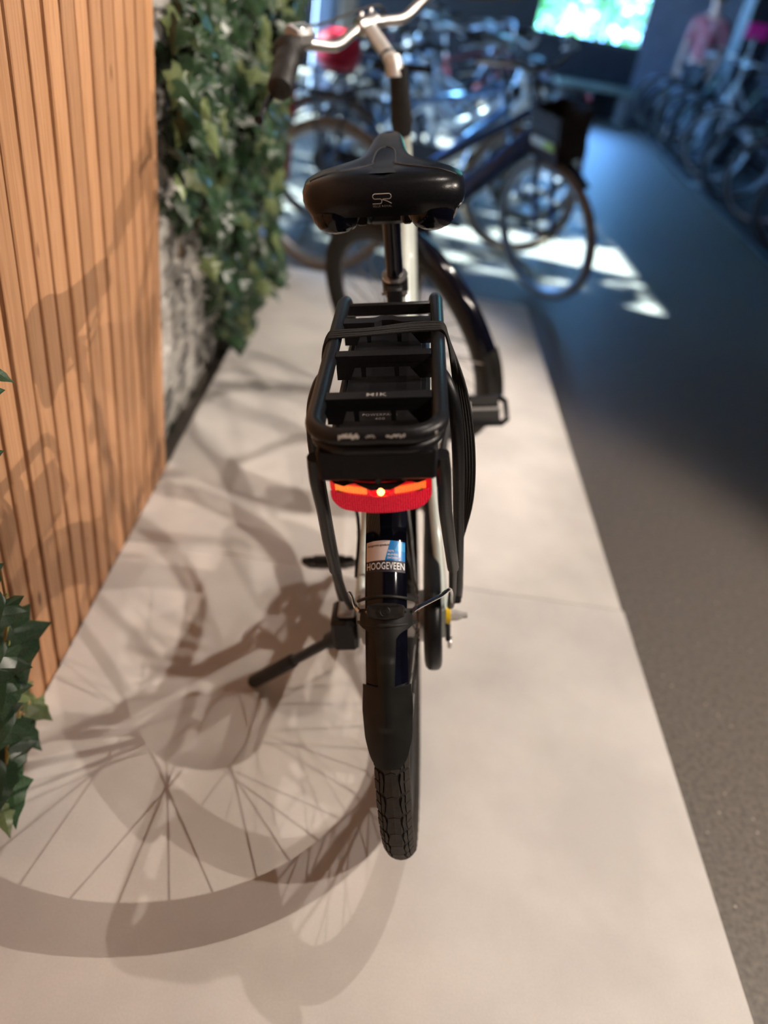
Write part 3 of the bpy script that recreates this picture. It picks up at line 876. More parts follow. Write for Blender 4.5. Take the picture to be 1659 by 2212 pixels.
text_obj('400', 0.0105, 0.0052, lambda u, w: Vector((-0.001+u, -0.1640+w, 0.7997)), M_GREYP, bat, 0.002, 1.2)
# carrier plate under battery
MB().box((-0.046, -0.238, 0.752), (0.046, 0.14, 0.7615), 0.003).build('battery_tray', M_PLAST, bike)
# ---- tail light
TY = -0.248
def outline_light(n=8):
    p = [(-0.0495, 0.7705), (-0.0510, 0.768)]
    p += [(-0.0520, 0.757)]
    for i in range(n+1):
        a = R(180 + 90*i/n); p.append((-0.034 + 0.0175*math.cos(a), 0.7500 + 0.0155*math.sin(a)))
    for i in range(n+1):
        a = R(270 + 90*i/n); p.append((0.036 + 0.0175*math.cos(a), 0.7500 + 0.0155*math.sin(a)))
    p += [(0.0540, 0.757), (0.0530, 0.770), (0.0515, 0.7725)]
    return p
def yq(x): return TY + 5.0*x*x          # face bends away to the sides
ol = outline_light()
tl = MB().prism([(x*0.97+0.00003, (z_-0.752)*0.97+0.752) for x, z_ in ol], lambda u, v: (u, yq(u)+0.006, v), lambda u, v: (u, yq(u)+0.022, v)).build('tail_light', M_PLAST, bike)
# lower prism field and upper lit strip
low = [p for p in ol if p[1] <= 0.7572]
def ngrid(z0, z1, hw_, m_, name, yo):
    return None
def face_strip(top, bot, yoff, name, m, nx=40, nz=6):
    def hwl(z_):
        if z_ >= 0.7500: return -0.0515
        t = min(1, (0.7500-z_)/0.0155); return -0.034 - 0.0175*math.sqrt(max(0, 1-t*t))
    def hwr(z_):
        if z_ >= 0.7500: return 0.0535
        t = min(1, (0.7500-z_)/0.0155); return 0.036 + 0.0175*math.sqrt(max(0, 1-t*t))
    def fn(s, t):
        z_ = bot + (top-bot)*t; x = hwl(z_) + (hwr(z_)-hwl(z_))*s
        return Vector((x, yq(x)+yoff, z_))
    g = MB().grid(nx, nz, fn)
    n0 = len(g.v)
    g.v += [(v[0], v[1]+0.005, v[2]) for v in g.v[:n0]]
    g.f += [tuple(reversed([i+n0 for i in f])) for f in g.f[:]]
    return g.build(name, m, tl)
face_strip(0.7555, 0.7348, 0.0, 'reflector', M_REFL, 40, 12)
face_strip(0.7718, 0.7563, 0.0015, 'red_lens', M_REDLENS, 40, 4)
rb = MB()
for i in range(56):
    x = -0.045 + 0.092*i/55
    if abs(x-0.002) < 0.014: continue
    rb.box((x-0.00026, yq(x)-0.0006, 0.7578), (x+0.00026, yq(x)+0.002, 0.7652))
tag(rb.build('light_guide', M_STRIP, tl, smooth=False), kind='stuff')
MB().sphere((0.002, TY-0.0005, 0.7615), (0.0038, 0.003, 0.0044), 14, 8).build('led', M_LED, tl)
MB().tube([(-0.011, TY-0.0005, 0.7640), (-0.0095, TY-0.001, 0.7585), (-0.005, TY-0.001, 0.7560), (0.009, TY-0.001, 0.7560), (0.0135, TY-0.001, 0.7585), (0.015, TY-0.0005, 0.7640)], 0.0009, 8).build('led_housing', M_REDLENS, tl)
lb = [(-0.050, 0.7775), (-0.052, 0.7715), (-0.046, 0.7665), (-0.036, 0.7655), (-0.029, 0.7695), (-0.024, 0.7712), (-0.016, 0.7672), (-0.008, 0.7640), (0.012, 0.7640), (0.020, 0.7672), (0.028, 0.7715), (0.033, 0.7708), (0.039, 0.7672), (0.047, 0.7680), (0.052, 0.7730), (0.050, 0.7785)]
MB().prism(lb, lambda u, v: (u, yq(u)-0.0022, v), lambda u, v: (u, yq(u)+0.02, v)).build('light_bracket', M_PLAST, tl)
for x in (-0.027, 0.0, 0.027):
    MB().lathe([(0.0036, -0.0006), (0.0030, 0.0003), (0.0018, 0.0003)], (x, yq(x)-0.0022, 0.7755), (0, -1, 0), 12).build('bracket_bolt', M_GLOSS, tl)
# ---- elastic luggage straps
strap = MB().box((0.079, -0.030, 0.405), (0.094, -0.008, 0.425), 0.003).build('luggage_strap', M_PLAST, bike)
for i in range(6):
    d = i - 2.5
    yA = -0.014 + d*0.0034; yB = 0.000 + d*0.0034 + (0.004 if i > 3 else 0)
    zt = RZ + 0.0098 + 0.0012*(i % 2)
    pts = [(-0.082-0.001*i, -0.055+0.003*d, 0.70), (-0.080, -0.040+0.002*d, 0.76), (-0.0765, yA-0.006, RZ-0.012), (-0.0705, yA-0.001, RZ+0.007), (-0.0600, yA, zt),
           (-0.02, yA+(yB-yA)*0.35, zt-0.0005*(i % 3)), (0.03, yB-0.001, zt), (0.0610, yB, zt), (0.0715, yB-0.001, RZ+0.008), (0.0775, yB-0.006, RZ-0.010),
           (0.083+0.0028*i, -0.030-0.004*d, RZ-0.055), (0.0900+0.0034*i, -0.040-0.006*d, 0.70), (0.093+0.0026*i, -0.048-0.005*d, 0.62), (0.092, -0.03-0.002*d, 0.52), (0.087, -0.02, 0.42)]
    MB().tube(crom(pts, 6), 0.0019, 7).build('strap_cord', M_CORD, strap)
# ---- seat post and saddle
pt = Vector((0, 0.262, 0.905))
MB().tube([ST - (pt-ST)*0.2, pt], 0.0137, 18).build('seat_post', M_GLOSS, bike)
cl = MB().lathe([(0.0195, -0.020), (0.0205, -0.016), (0.0205, 0.006), (0.0195, 0.010)], ST, pt-ST, 20)
cl.box((-0.012, 0.262, 0.772), (0.012, 0.292, 0.796), 0.003)
clo = cl.build('seat_clamp', M_PLAST, bike)
MB().tube([(-0.020, 0.272, 0.786), (0.020, 0.272, 0.786)], 0.0032, 8).build('clamp_bolt', M_ALU, clo)
MB().lathe([(0.0170, 0.0), (0.0208, 0.001), (0.0208, 0.004), (0.0145, 0.0045)], ST + (pt-ST).normalized()*0.010, pt-ST, 20).build('clamp_ring', M_ALU, clo)
# saddle: outline stations (y, half width)
OUT = [(0.1200, 0.0), (0.1205, 0.030), (0.1225, 0.056), (0.1275, 0.079), (0.137, 0.0945), (0.152, 0.1025), (0.172, 0.1045), (0.192, 0.1015), (0.207, 0.091), (0.219, 0.074), (0.231, 0.0565), (0.246, 0.0430), (0.268, 0.0345), (0.300, 0.0300), (0.335, 0.0265), (0.370, 0.0235), (0.392, 0.0195), (0.404, 0.0115), (0.4085, 0.0)]
oc = crom([(w, y, 0) for y, w in OUT], 3)
def zrise(y): return 0.009*max(0, min(1, (y-0.18)/0.18))
LEV = [(0.016, 0.9430, 0), (0.004, 0.9375, 0), (0.0, 0.9440, 1), (-0.0030, 0.9540, 1), (-0.0025, 0.9650, 1), (0.0020, 0.9755, 1), (0.0100, 0.9825, 1), (0.026, 0.9860, 1), (0.052, 0.9868, 1), (0.086, 0.9855, 1)]
full = [Vector((p.x, p.y, 0)) for p in oc] + [Vector((-p.x, p.y, 0)) for p in reversed(oc[1:-1])]
nF = len(full); nor = []
for i in range(nF):
    t = full[(i+1) % nF] - full[i-1]; nor.append(Vector((t.y, -t.x, 0)).normalized())
sd = MB(); vs = []
for (ins, zz, dome) in LEV:
    for i, p in enumerate(full):
        hw = max(0.004, min(abs(p.x) if p.y > 0.20 else 0.105, 0.105))
        f = min(1.0, (hw*0.93)/0.086)
        if p.y > 0.39: f = min(f, 0.18)
        q = p - nor[i]*(ins*f if ins > 0 else ins)
        dip = 0.0035*math.exp(-(q.x/0.012)**2)*min(1, max(0, (0.30-q.y)/0.08)) if ins > 0.015 and dome else 0
        edge = -0.004*max(0, (abs(q.x)-0.05)/0.05)**2 if dome and ins > 0.005 else 0
        nosez = -0.006 if (not dome and p.y > 0.26) else 0
        thin = 0.014*max(0, min(1, (p.y-0.22)/0.1)) if ins in (0.016, 0.004) or zz == 0.9440 else 0.0
        vs.append((q.x, q.y, zz + zrise(q.y) - dip + edge + thin))
fs = []
for k_ in range(len(LEV)-1):
    for i in range(nF):
        j = (i+1) % nF
        fs.append((k_*nF+i, k_*nF+j, (k_+1)*nF+j, (k_+1)*nF+i))
fs.append(tuple(reversed(range(nF))))
top0 = (len(LEV)-1)*nF
cidx = len(vs); half = len(oc)
for i in range(half-1):            # close the top between mirrored points
    a, b = top0+i, top0+i+1
    a2, b2 = top0+((nF-i) % nF), top0+((nF-i-1) % nF)
    if a2 == a: fs.append((a, b, b2))
    elif b2 == b: fs.append((a, b, a2))
    else: fs.append((a, b, b2, a2))
sd.add(vs, fs)
saddle = sd.build('saddle', M_LEATHER, bike)
bv = BVHTree.FromPolygons([Vector(v) for v in sd.v], sd.f)
def drop(x, y, off=0.0004):
    h_ = bv.ray_cast(Vector((x, y, 1.2)), Vector((0, 0, -1)))
    return (h_[0] + Vector((0, 0, off))) if h_[0] else None
def back(x, z_, off=0.0005):
    h_ = bv.ray_cast(Vector((x, 0.0, z_)), Vector((0, 1, 0)))
    return (h_[0] + Vector((0, -off, 0))) if h_[0] else Vector((x, 0.115, z_))
for pts in ([(-0.094, 0.150), (-0.070, 0.155), (-0.040, 0.172), (-0.020, 0.192), (-0.013, 0.205)], [(0.094, 0.150), (0.070, 0.155), (0.040, 0.172), (0.020, 0.192), (0.013, 0.205)],
            [(-0.016, 0.200), (-0.0150, 0.235), (-0.0125, 0.27), (-0.007, 0.290), (0, 0.296), (0.007, 0.290), (0.0125, 0.27), (0.0150, 0.235), (0.016, 0.200)]):
    pp = [drop(p.x, p.y) for p in crom([(a, b, 0) for a, b in pts], 6)]
    pp = [p for p in pp if p]
    if len(pp) > 2: MB().tube(pp, 0.0011, 6).build('seam', M_PIPING, saddle)
# maker's mark on the back of the saddle
lc, lz, S_ = 0.0, 0.9600, 0.0245
def stroke(pts, w=0.0011):
    mb = MB(); P = [Vector((x*S_, 0, y*S_)) for x, y in pts]
    for i in range(len(P)-1):
        a, b = P[i], P[i+1]; d_ = (b-a).normalized(); nn = Vector((-d_.z, 0, d_.x))*w*0.5; e_ = d_*w*0.3
        q = [a-e_-nn, b+e_-nn, b+e_+nn, a-e_+nn]
        mb.add([back(lc+v.x, lz+v.z) for v in q], [(0, 1, 2, 3)])
    return mb
lg = stroke([(-0.02, 0.27), (-0.38, 0.27), (-0.46, 0.22), (-0.48, 0.14), (-0.44, 0.06), (-0.38, 0.03), (-0.08, 0.03), (-0.02, -0.02), (-0.01, -0.10), (-0.04, -0.17), (-0.10, -0.20), (-0.48, -0.20)])
lg2 = stroke([(-0.02, 0.27), (0.38, 0.27), (0.46, 0.22), (0.48, 0.13), (0.44, 0.05), (0.36, 0.02), (0.06, 0.02), (0.02, -0.01), (0.20, -0.06), (0.34, -0.12), (0.48, -0.20)])
lg.add(lg2.v, lg2.f)
lg.build('saddle_logo', M_GREYP, saddle, recalc=False)
text_obj('SELLE ROYAL', 0.0240, 0.0026, lambda u, w: back(lc+u, lz-0.0080+w), M_GREYP, saddle, 0.0, 1.1)
for s in (-1, 1):
    bp_ = MB(); c_ = Vector((s*0.063, 0.150, 0.944))
    for rr, zz in (((0.031, 0.026), 0.0),):
        pass
    prof = []
    nb = 20; lv = [(1.0, 0.0), (1.0, -0.009), (0.93, -0.018), (0.76, -0.025), (0.4, -0.0295)]
    vs = []
    for (q, dz) in lv: vs += [c_ + Vector((0.031*q*math.cos(2*PI*i/nb), 0.027*q*math.sin(2*PI*i/nb), dz)) for i in range(nb)]
    fs = [tuple(range(nb)), tuple(reversed(range(4*nb, 5*nb)))]
    for k_ in range(4):
        for i in range(nb): fs.append((k_*nb+i, k_*nb+(i+1) % nb, (k_+1)*nb+(i+1) % nb, (k_+1)*nb+i))
    bp_.add(vs, fs)
    be = bp_.build('bumper', M_GLOSS, saddle)
    MB().tube([c_ + Vector((0.0312*math.cos(t), -0.010, 0.0290*math.sin(t))) + Vector((0, 0.003, 0)) for t in [PI + PI*i/16 for i in range(17)]], 0.0022, 8).build('bumper_trim', M_ALUD, be)
    MB().tube(crom([(s*0.026, 0.165, 0.937), (s*0.024, 0.18, 0.920), (s*0.022, 0.22, 0.912), (s*0.020, 0.30, 0.914), (s*0.012, 0.37, 0.945)], 6), 0.0036, 8).build('saddle_rail', M_PLAST, saddle)
    MB().box((s*0.030-0.006, 0.150, 0.920), (s*0.030+0.006, 0.170, 0.942), 0.002).build('rail_socket', M_PLAST, saddle)
MB().box((-0.028, 0.240, 0.898), (0.028, 0.285, 0.922), 0.005).build('saddle_clamp', M_PLAST, saddle)
MB().sphere((s*0.091, 0.150, 0.9445), (0.011, 0.012, 0.005), 12, 8).build('corner_guard', M_ALUD, saddle)
saddle.location.x = -0.003
# ---- fork, front fender, stem, bars
fk = MB()
cr = sp0 - sax*0.215
fk.tube([sp0 - sax*0.19, cr], 0.017, 14)
ax_f = Vector((0, FY, AXZ))
for s in (-1, 1):
    fk.tube(crom([cr + Vector((s*0.010, 0, 0)), cr + Vector((s*0.036, 0.004, -0.012)), cr + Vector((s*0.046, 0.04, -0.12)), ax_f + Vector((s*0.052, -0.03, 0.10)), ax_f + Vector((s*0.054, 0, 0))], 6), [0.0145]*12 + [0.0145-0.0004*i for i in range(13)], 12)
fk.xf(SM).build('fork', M_GLOSS, bike)
def fender_x(a0, a1, n, cy, X, nm): return fender(a0, a1, n, cy).xf(X).build(nm, M_GLOSS, bike)
ff = fender_x(-4, 132, 70, FY, SM, 'front_fender')
flp = MB().grid(14, 9, lambda s, t: fpt(6 - 22*s, -1+2*t, 0.003-0.001*s, FY, FHW*(1.18 - 0.2*s*s)))
n0 = len(flp.v); flp.v += [(v[0]*0.97, v[1]+0.002, v[2]) for v in flp.v[:n0]]; flp.f += [tuple(reversed([i+n0 for i in f])) for f in flp.f[:]]
flp.xf(SM).build('front_mud_flap', M_FLAP, bike)
for s in (-1, 1):
    MB().tube([ax_f + Vector((s*0.056, 0, 0)), fpt(2, s*0.9, 0.001, FY)], 0.0022, 7).xf(SM).build('fender_stay', M_CHROME, bike)
jt = sp0 + sax*0.135
MB().tube([sp0 - sax*0.005, sp0 + sax*0.02, sp0 + sax*0.06, sp0 + sax*0.105, jt], [0.021, 0.0235, 0.0215, 0.018, 0.016], 16).build('stem_boot', M_RUBBER, bike)
PC = Vector((-0.066, 0.97, 1.1165))
jt2 = Vector((-0.010, 0.882, 1.050))
M_STEMP = mat('satin_silver', (0.62, 0.60, 0.57), 0.42, metal=0.55, noise=0.05, scale=80)
st = MB().tube([jt2 + Vector((0, 0, -0.022)), jt2, jt2 + Vector((-0.002, 0.004, 0.012))], [0.018, 0.0185, 0.015], 14)
stem = st.build('stem', M_STEMP, bike)
dS = (PC - jt2).normalized()
MB().tube([jt2, jt2+dS*0.022, jt2+dS*0.024, jt2+dS*0.028, jt2+dS*0.030, PC-dS*0.012, PC], [0.0165, 0.0165, 0.013, 0.013, 0.0158, 0.0150, 0.0165], 14, flat=0.85).build('stem_arm', M_STEMP, stem)
MB().tube([jt2+dS*0.023, jt2+dS*0.0285], 0.0162, 14, flat=0.87).build('stem_joint', M_PLAST, stem)
nb_ = Matrix.Rotation(R(37), 3, sax) @ Vector((1, 0, 0))
MB().lathe([(0.0185, -0.022), (0.0195, -0.018), (0.0195, 0.018), (0.0185, 0.022)], PC, nb_, 20).build('bar_clamp', M_ALU, stem)
for t in (-0.012, 0.012):
    MB().lathe([(0.004, 0), (0.004, 0.008), (0.0025, 0.009)], PC + nb_*t + Vector((0, 0.0, 0.016)), (0, 0.2, 1), 8).build('clamp_bolt', M_ALU, stem)
Lp = [PC, Vector((-0.096, 0.949, 1.1035)), Vector((-0.127, 0.916, 1.0855)), Vector((-0.163, 0.886, 1.0895)), Vector((-0.192, 0.853, 1.0945)), Vector((-0.207, 0.810, 1.0900)), Vector((-0.212, 0.76, 1.068)), Vector((-0.2165, 0.692, 1.034))]
def mir(p): return p - nb_*(2*(p-PC).dot(nb_))
bar = MB().tube([mir(p) for p in reversed(crom(Lp, 6))][:-1] + crom(Lp, 6), 0.0113, 14).build('handlebar', M_ALU, bike)
for mm in (lambda p: p, mir):
    g0, g1 = mm(Vector((-0.2075, 0.800, 1.0885))), mm(Lp[-1])
    L_ = (g1-g0).length
    g = MB().lathe([(0.014, -0.006), (0.0300, 0.0), (0.0315, 0.004), (0.0300, 0.010), (0.0225, 0.020), (0.0240, 0.034), (0.0240, 0.055), (0.0215, 0.062), (0.0225, 0.085), (0.0235, L_-0.006), (0.0220, L_), (0.017, L_+0.003)], g0, g1-g0, 24).build('grip', M_RUBBER, bar)
    lv0, lv1 = mm(Vector((-0.218, 0.835, 1.068))), mm(Vector((-0.252, 0.636, 0.992)))
    lm = lv0.lerp(lv1, 0.3) + Vector((0, 0, -0.006))
    MB().tube(crom([lv0, lm, lv0.lerp(lv1, 0.7), lv1], 5), [0.006 + 0.0012*math.sin(i*0.3) for i in range(15)] + [0.0085], 10).build('brake_lever', M_PLAST, bar)
# display
du = (Lp[3]-Lp[5]).normalized(); dn = Vector((-0.02, -0.72, 0.70)); dn = (dn - dn.dot(du)*du).normalized(); dv = dn.cross(du)
dc = Vector((-0.190, 0.838, 1.113))
def D(u, v, w): return dc + du*u + dv*v + dn*w
dm = Matrix(((du.x, dv.x, dn.x, dc.x), (du.y, dv.y, dn.y, dc.y), (du.z, dv.z, dn.z, dc.z), (0, 0, 0, 1)))
dsp = MB().box((-0.026, -0.020, -0.016), (0.026, 0.020, 0.012), 0.005).xf(dm).build('display', M_ALUD, bike)
MB().box((-0.0255, -0.0135, 0.0105), (0.0255, 0.0135, 0.0135), 0.0014).xf(dm).build('display_bezel', mat('pale_bezel', (0.50, 0.50, 0.52), 0.4, noise=0.05), dsp)
MB().box((-0.019, -0.0085, 0.0130), (0.019, 0.0085, 0.0143), 0.0005).xf(dm).build('display_screen', M_LCD, dsp)
MB().tube(crom([D(0.02, 0.014, 0.004), (-0.150, 0.91, 1.125), (-0.10, 0.97, 1.137), (-0.050, 1.02, 1.147), (-0.034, 1.035, 1.138), (-0.034, 1.03, 1.10), (-0.02, 0.96, 1.00)], 7), 0.0026, 8).build('display_cable', M_RUBBER, bike)

# ================================================================ ivy
def leaf_mesh(kind=0, fold=0.16, nm='leaf'):
    """five-lobed ivy leaf, stalk end at the origin, tip at +y, about 1 unit wide"""
    half_ = [(0.0, 0.06), (0.16, -0.10), (0.36, -0.12), (0.30, 0.10), (0.56, 0.22), (0.34, 0.40), (0.30, 0.55), (0.13, 0.72), (0.0, 1.0)]
    if kind == 1: half_ = [(0.0, 0.04), (0.14, -0.06), (0.26, 0.00), (0.22, 0.18), (0.40, 0.30), (0.24, 0.46), (0.16, 0.70), (0.07, 0.88), (0.0, 1.08)]
    mb = MB(); mid = [(0.0, 0.06), (0.0, 0.24), (0.0, 0.46), (0.0, 0.72), (0.0, 1.0 if kind == 0 else 1.08)]
    def z_(x, y): return -fold*abs(x) - 0.10*y*y + 0.05*math.sin(9*x + 5*y)
    for s in (-1, 1):
        rim = [(s*x, y) for x, y in half_]
        vs = [(x, y, z_(x, y)) for x, y in rim] + [(x, y, z_(x, y)) for x, y in mid[1:-1]]
        n = len(rim); a, b, c = n, n+1, n+2
        fs = [(0, 1, a), (1, 2, a), (2, 3, a), (3, 4, a), (4, 5, b), (4, b, a), (5, 6, b), (6, 7, c), (6, c, b), (7, 8, c)]
        mb.add(vs, fs if s > 0 else [tuple(reversed(f)) for f in fs])
    return mb
LEAF = [leaf_mesh(0).mesh('leaf'), leaf_mesh(1).mesh('leaf'), leaf_mesh(0, 0.3).mesh('leaf')]
def leaf_matrix(pos, nrm, tip, size):
    nrm = Vector(nrm).normalized(); t = Vector(tip); t = (t - t.dot(nrm)*nrm).normalized(); x = t.cross(nrm)
    return Matrix(((x.x*size, t.x*size, nrm.x*size, pos[0]), (x.y*size, t.y*size, nrm.y*size, pos[1]), (x.z*size, t.z*size, nrm.z*size, pos[2]), (0, 0, 0, 1)))
def in_poly(x, y, P):
    c = False
    for i in range(len(P)):
        (x1, y1), (x2, y2) = P[i-1], P[i]
        if (y1 > y) != (y2 > y) and x < (x2-x1)*(y-y1)/(y2-y1)+x1: c = not c
    return c
ivy = tag(empty('ivy_curtain', (-0.58, 2.6, FZ)), 'dense curtain of green ivy hanging down the white brick wall', 'ivy')
IVI = ivy.matrix_basis.inverted() if False else Matrix.Translation((0.58, -2.6, -FZ))
POLY = [(382, -60), (660, -60), (628, 120), (618, 300), (604, 420), (612, 560), (596, 604), (566, 668), (524, 772), (500, 765), (476, 735), (468, 620), (446, 560), (440, 470), (398, 430), (372, 330), (384, 200)]
cand = []
ri = random.Random(21)
tries = 0
while len(cand) < 1250 and tries < 60000:
    tries += 1
    px, py = ri.uniform(340, 670), ri.uniform(-60, 780)
    if not in_poly(px, py, POLY): continue
    if px < 440 and ri.random() < 0.45: continue
    off = ri.uniform(0.03, 0.16) if px < 560 else ri.uniform(0.03, 0.24)
    p = hit(px, py, 0, -0.60 + off)
    if p.y > 3.52 or p.y < 0:
        p = hit(px, py, 1, ri.uniform(3.35, 3.52))
        if p.x < -0.66 or p.x > -0.2: continue
    if p.z < 0.01 and p.x > -0.52: p.z = 0.02 + ri.uniform(0, 0.05)
    cand.append((p, px, py, off))
for px, py, o_ in ((352, 432, 0.02), (368, 452, 0.03), (360, 98, 0.03), (378, 925, 0.01), (384, 940, 0.02), (372, 915, 0.01), (395, 470, 0.03), (412, 440, 0.04)):
    cand.append((hit(px, py, 0, -0.60+o_), px, py, 0.5))
cand.sort(key=lambda c: -c[3])
rest = MB()
pale_rest = MB()
for i, (p, px, py, off) in enumerate(cand):
    nrm = Vector((0.8, -0.55, 0.45)) + Vector((ri.uniform(-.7, .7), ri.uniform(-.7, .7), ri.uniform(-.6, .6)))
    tip = Vector((ri.uniform(-.4, .4), ri.uniform(-.7, .7), -1.0))
    size = ri.uniform(0.045, 0.082)
    M_ = IVI @ leaf_matrix(p, nrm, tip, size)
    pale = ri.random() < (0.10 + 0.22*max(0, (px-480)/140))
    k_ = ri.randrange(3)
    if i < 290:
        l = link('leaf', LEAF[k_], M_LEAFL if pale else M_LEAF, ivy); l.matrix_local = M_
    else:
        lm_ = leaf_mesh(1 if k_ == 1 else 0, 0.16 if k_ < 2 else 0.3).xf(M_)
        (pale_rest if pale else rest).add(lm_.v, lm_.f)
tag(rest.build('foliage', M_LEAF, ivy, recalc=False), kind='stuff')
tag(pale_rest.build('foliage', M_LEAFL, ivy, recalc=False), 'paler yellow-green leaves', kind='stuff')
for (xa, xb, yend) in ((388, 392, 560), (402, 430, 520), (440, 462, 700), (480, 490, 760), (520, 515, 740), (555, 545, 640), (590, 580, 600), (610, 600, 520)):
    pts = []
    for j in range(9):
        t = j/8; q = hit(xa+(xb-xa)*t + 6*math.sin(j*1.7+xa), -70+(yend+70)*t, 0, -0.575 + 0.02*math.sin(j+xa))
        if q.y > 3.5 or q.y < 0: q = hit(xa+(xb-xa)*t, -70+(yend+70)*t, 1, 3.48)
        pts.append(IVI @ q)
    MB().tube(crom(pts, 4), 0.0035, 6).build('stem', M_STEM, ivy)
# sprig in the near left corner
spr = tag(empty('ivy_sprig', hit(-10, 1700, 0, -0.50)), 'ivy sprig with dark lobed leaves at the left edge in front of the pine slats', 'ivy')
SPI = Matrix.Translation(-spr.location)
XS = -0.452
SP = [(28, 1400, 150, 0, 0.2, 0), (2, 1330, 90, 0, -0.3, 0), (88, 1532, 62, 1, 1.1, 0), (48, 1500, 66, 1, 0.4, 0), (62, 1588, 76, 1, 0.9, 0), (18, 1580, 80, 1, -0.6, 0),
      (6, 1500, 95, 0, -0.2, 0), (20, 1640, 100, 0, 0.1, 0), (24, 1712, 110, 0, 0.05, 1), (2, 1690, 90, 0, -0.3, 1), (-6, 1440, 110, 0, -0.5, 0), (2, 1560, 90, 0, 0.3, 0), (8, 1770, 60, 1, 0.2, 1), (-6, 796, 60, 0, 1.5, 1), (-20, 1250, 80, 0, 0.6, 0), (-30, 1000, 80, 0, 0.4, 0), (-40, 860, 90, 0, 0.1, 0)]
spine = [(-60, 700), (-45, 900), (-30, 1100), (2, 1240), (14, 1330), (8, 1440), (30, 1530), (14, 1620), (18, 1720), (6, 1780)]
def spt(px, py, dx=0.0): return SPI @ hit(px, py, 0, XS+dx)
MB().tube(crom([spt(a, b) for a, b in spine], 5), 0.0019, 6).build('stem', M_STEM, spr)
for (px, py, sz, pale, ang, kd) in SP:
    P = hit(px, py, 0, XS + ri.uniform(-0.008, 0.012)); dep = (P-CAM).length
    size = sz/1600*dep*0.92
    view = (CAM-P).normalized()
    nrm = view + Vector((0.35, 0.1, 0.35)) + Vector((ri.uniform(-.3, .3), ri.uniform(-.3, .3), ri.uniform(-.3, .3)))
    upc = Vector((AX[1], AY[1], AZ[1])); rtc = Vector((AX[0], AY[0], AZ[0]))     # image down / right as world directions
    tip = upc*math.cos(ang) + rtc*math.sin(ang)
    l = link('leaf', LEAF[1 if kd else 0], M_LEAFL if pale and ri.random() < 0.7 else M_LEAF, spr)
    base = P - tip.normalized()*size*0.45
    l.matrix_local = SPI @ leaf_matrix(base, nrm, tip, size)
    n2 = nrm.normalized(); t2 = (tip - tip.dot(n2)*n2).normalized(); x2 = t2.cross(n2)
    vn = MB()
    for e in ((0, 0.95), (0.46, 0.22), (-0.46, 0.22), (0.28, -0.06), (-0.28, -0.06)):
        q0, q1 = Vector((0, 0.08, 0.006)), Vector((e[0], e[1], -0.16*abs(e[0])-0.10*e[1]**2+0.012))
        pr_ = [SPI @ (base + x2*q.x*size + t2*q.y*size + n2*q.z*size) for q in (q0, q0.lerp(q1, 0.5)+Vector((0, 0, 0.004)), q1)]
        vn.tube(pr_, [0.00075, 0.0006, 0.0003], 5)
    vn.xf(l.matrix_local.inverted()).build('leaf_vein', M_VEIN, l)
    near = min((spt(a, b) for a, b in [(spine[j][0]*(1-t)+spine[j+1][0]*t, spine[j][1]*(1-t)+spine[j+1][1]*t) for j in range(len(spine)-1) for t in (0, 0.5)]), key=lambda q: (q-(SPI @ base)).length)
    MB().tube(crom([near, (near+(SPI @ base))/2+Vector((0.004, 0, 0.004)), SPI @ base], 4), 0.0012, 5).build('leaf_stalk', M_VEIN, spr)

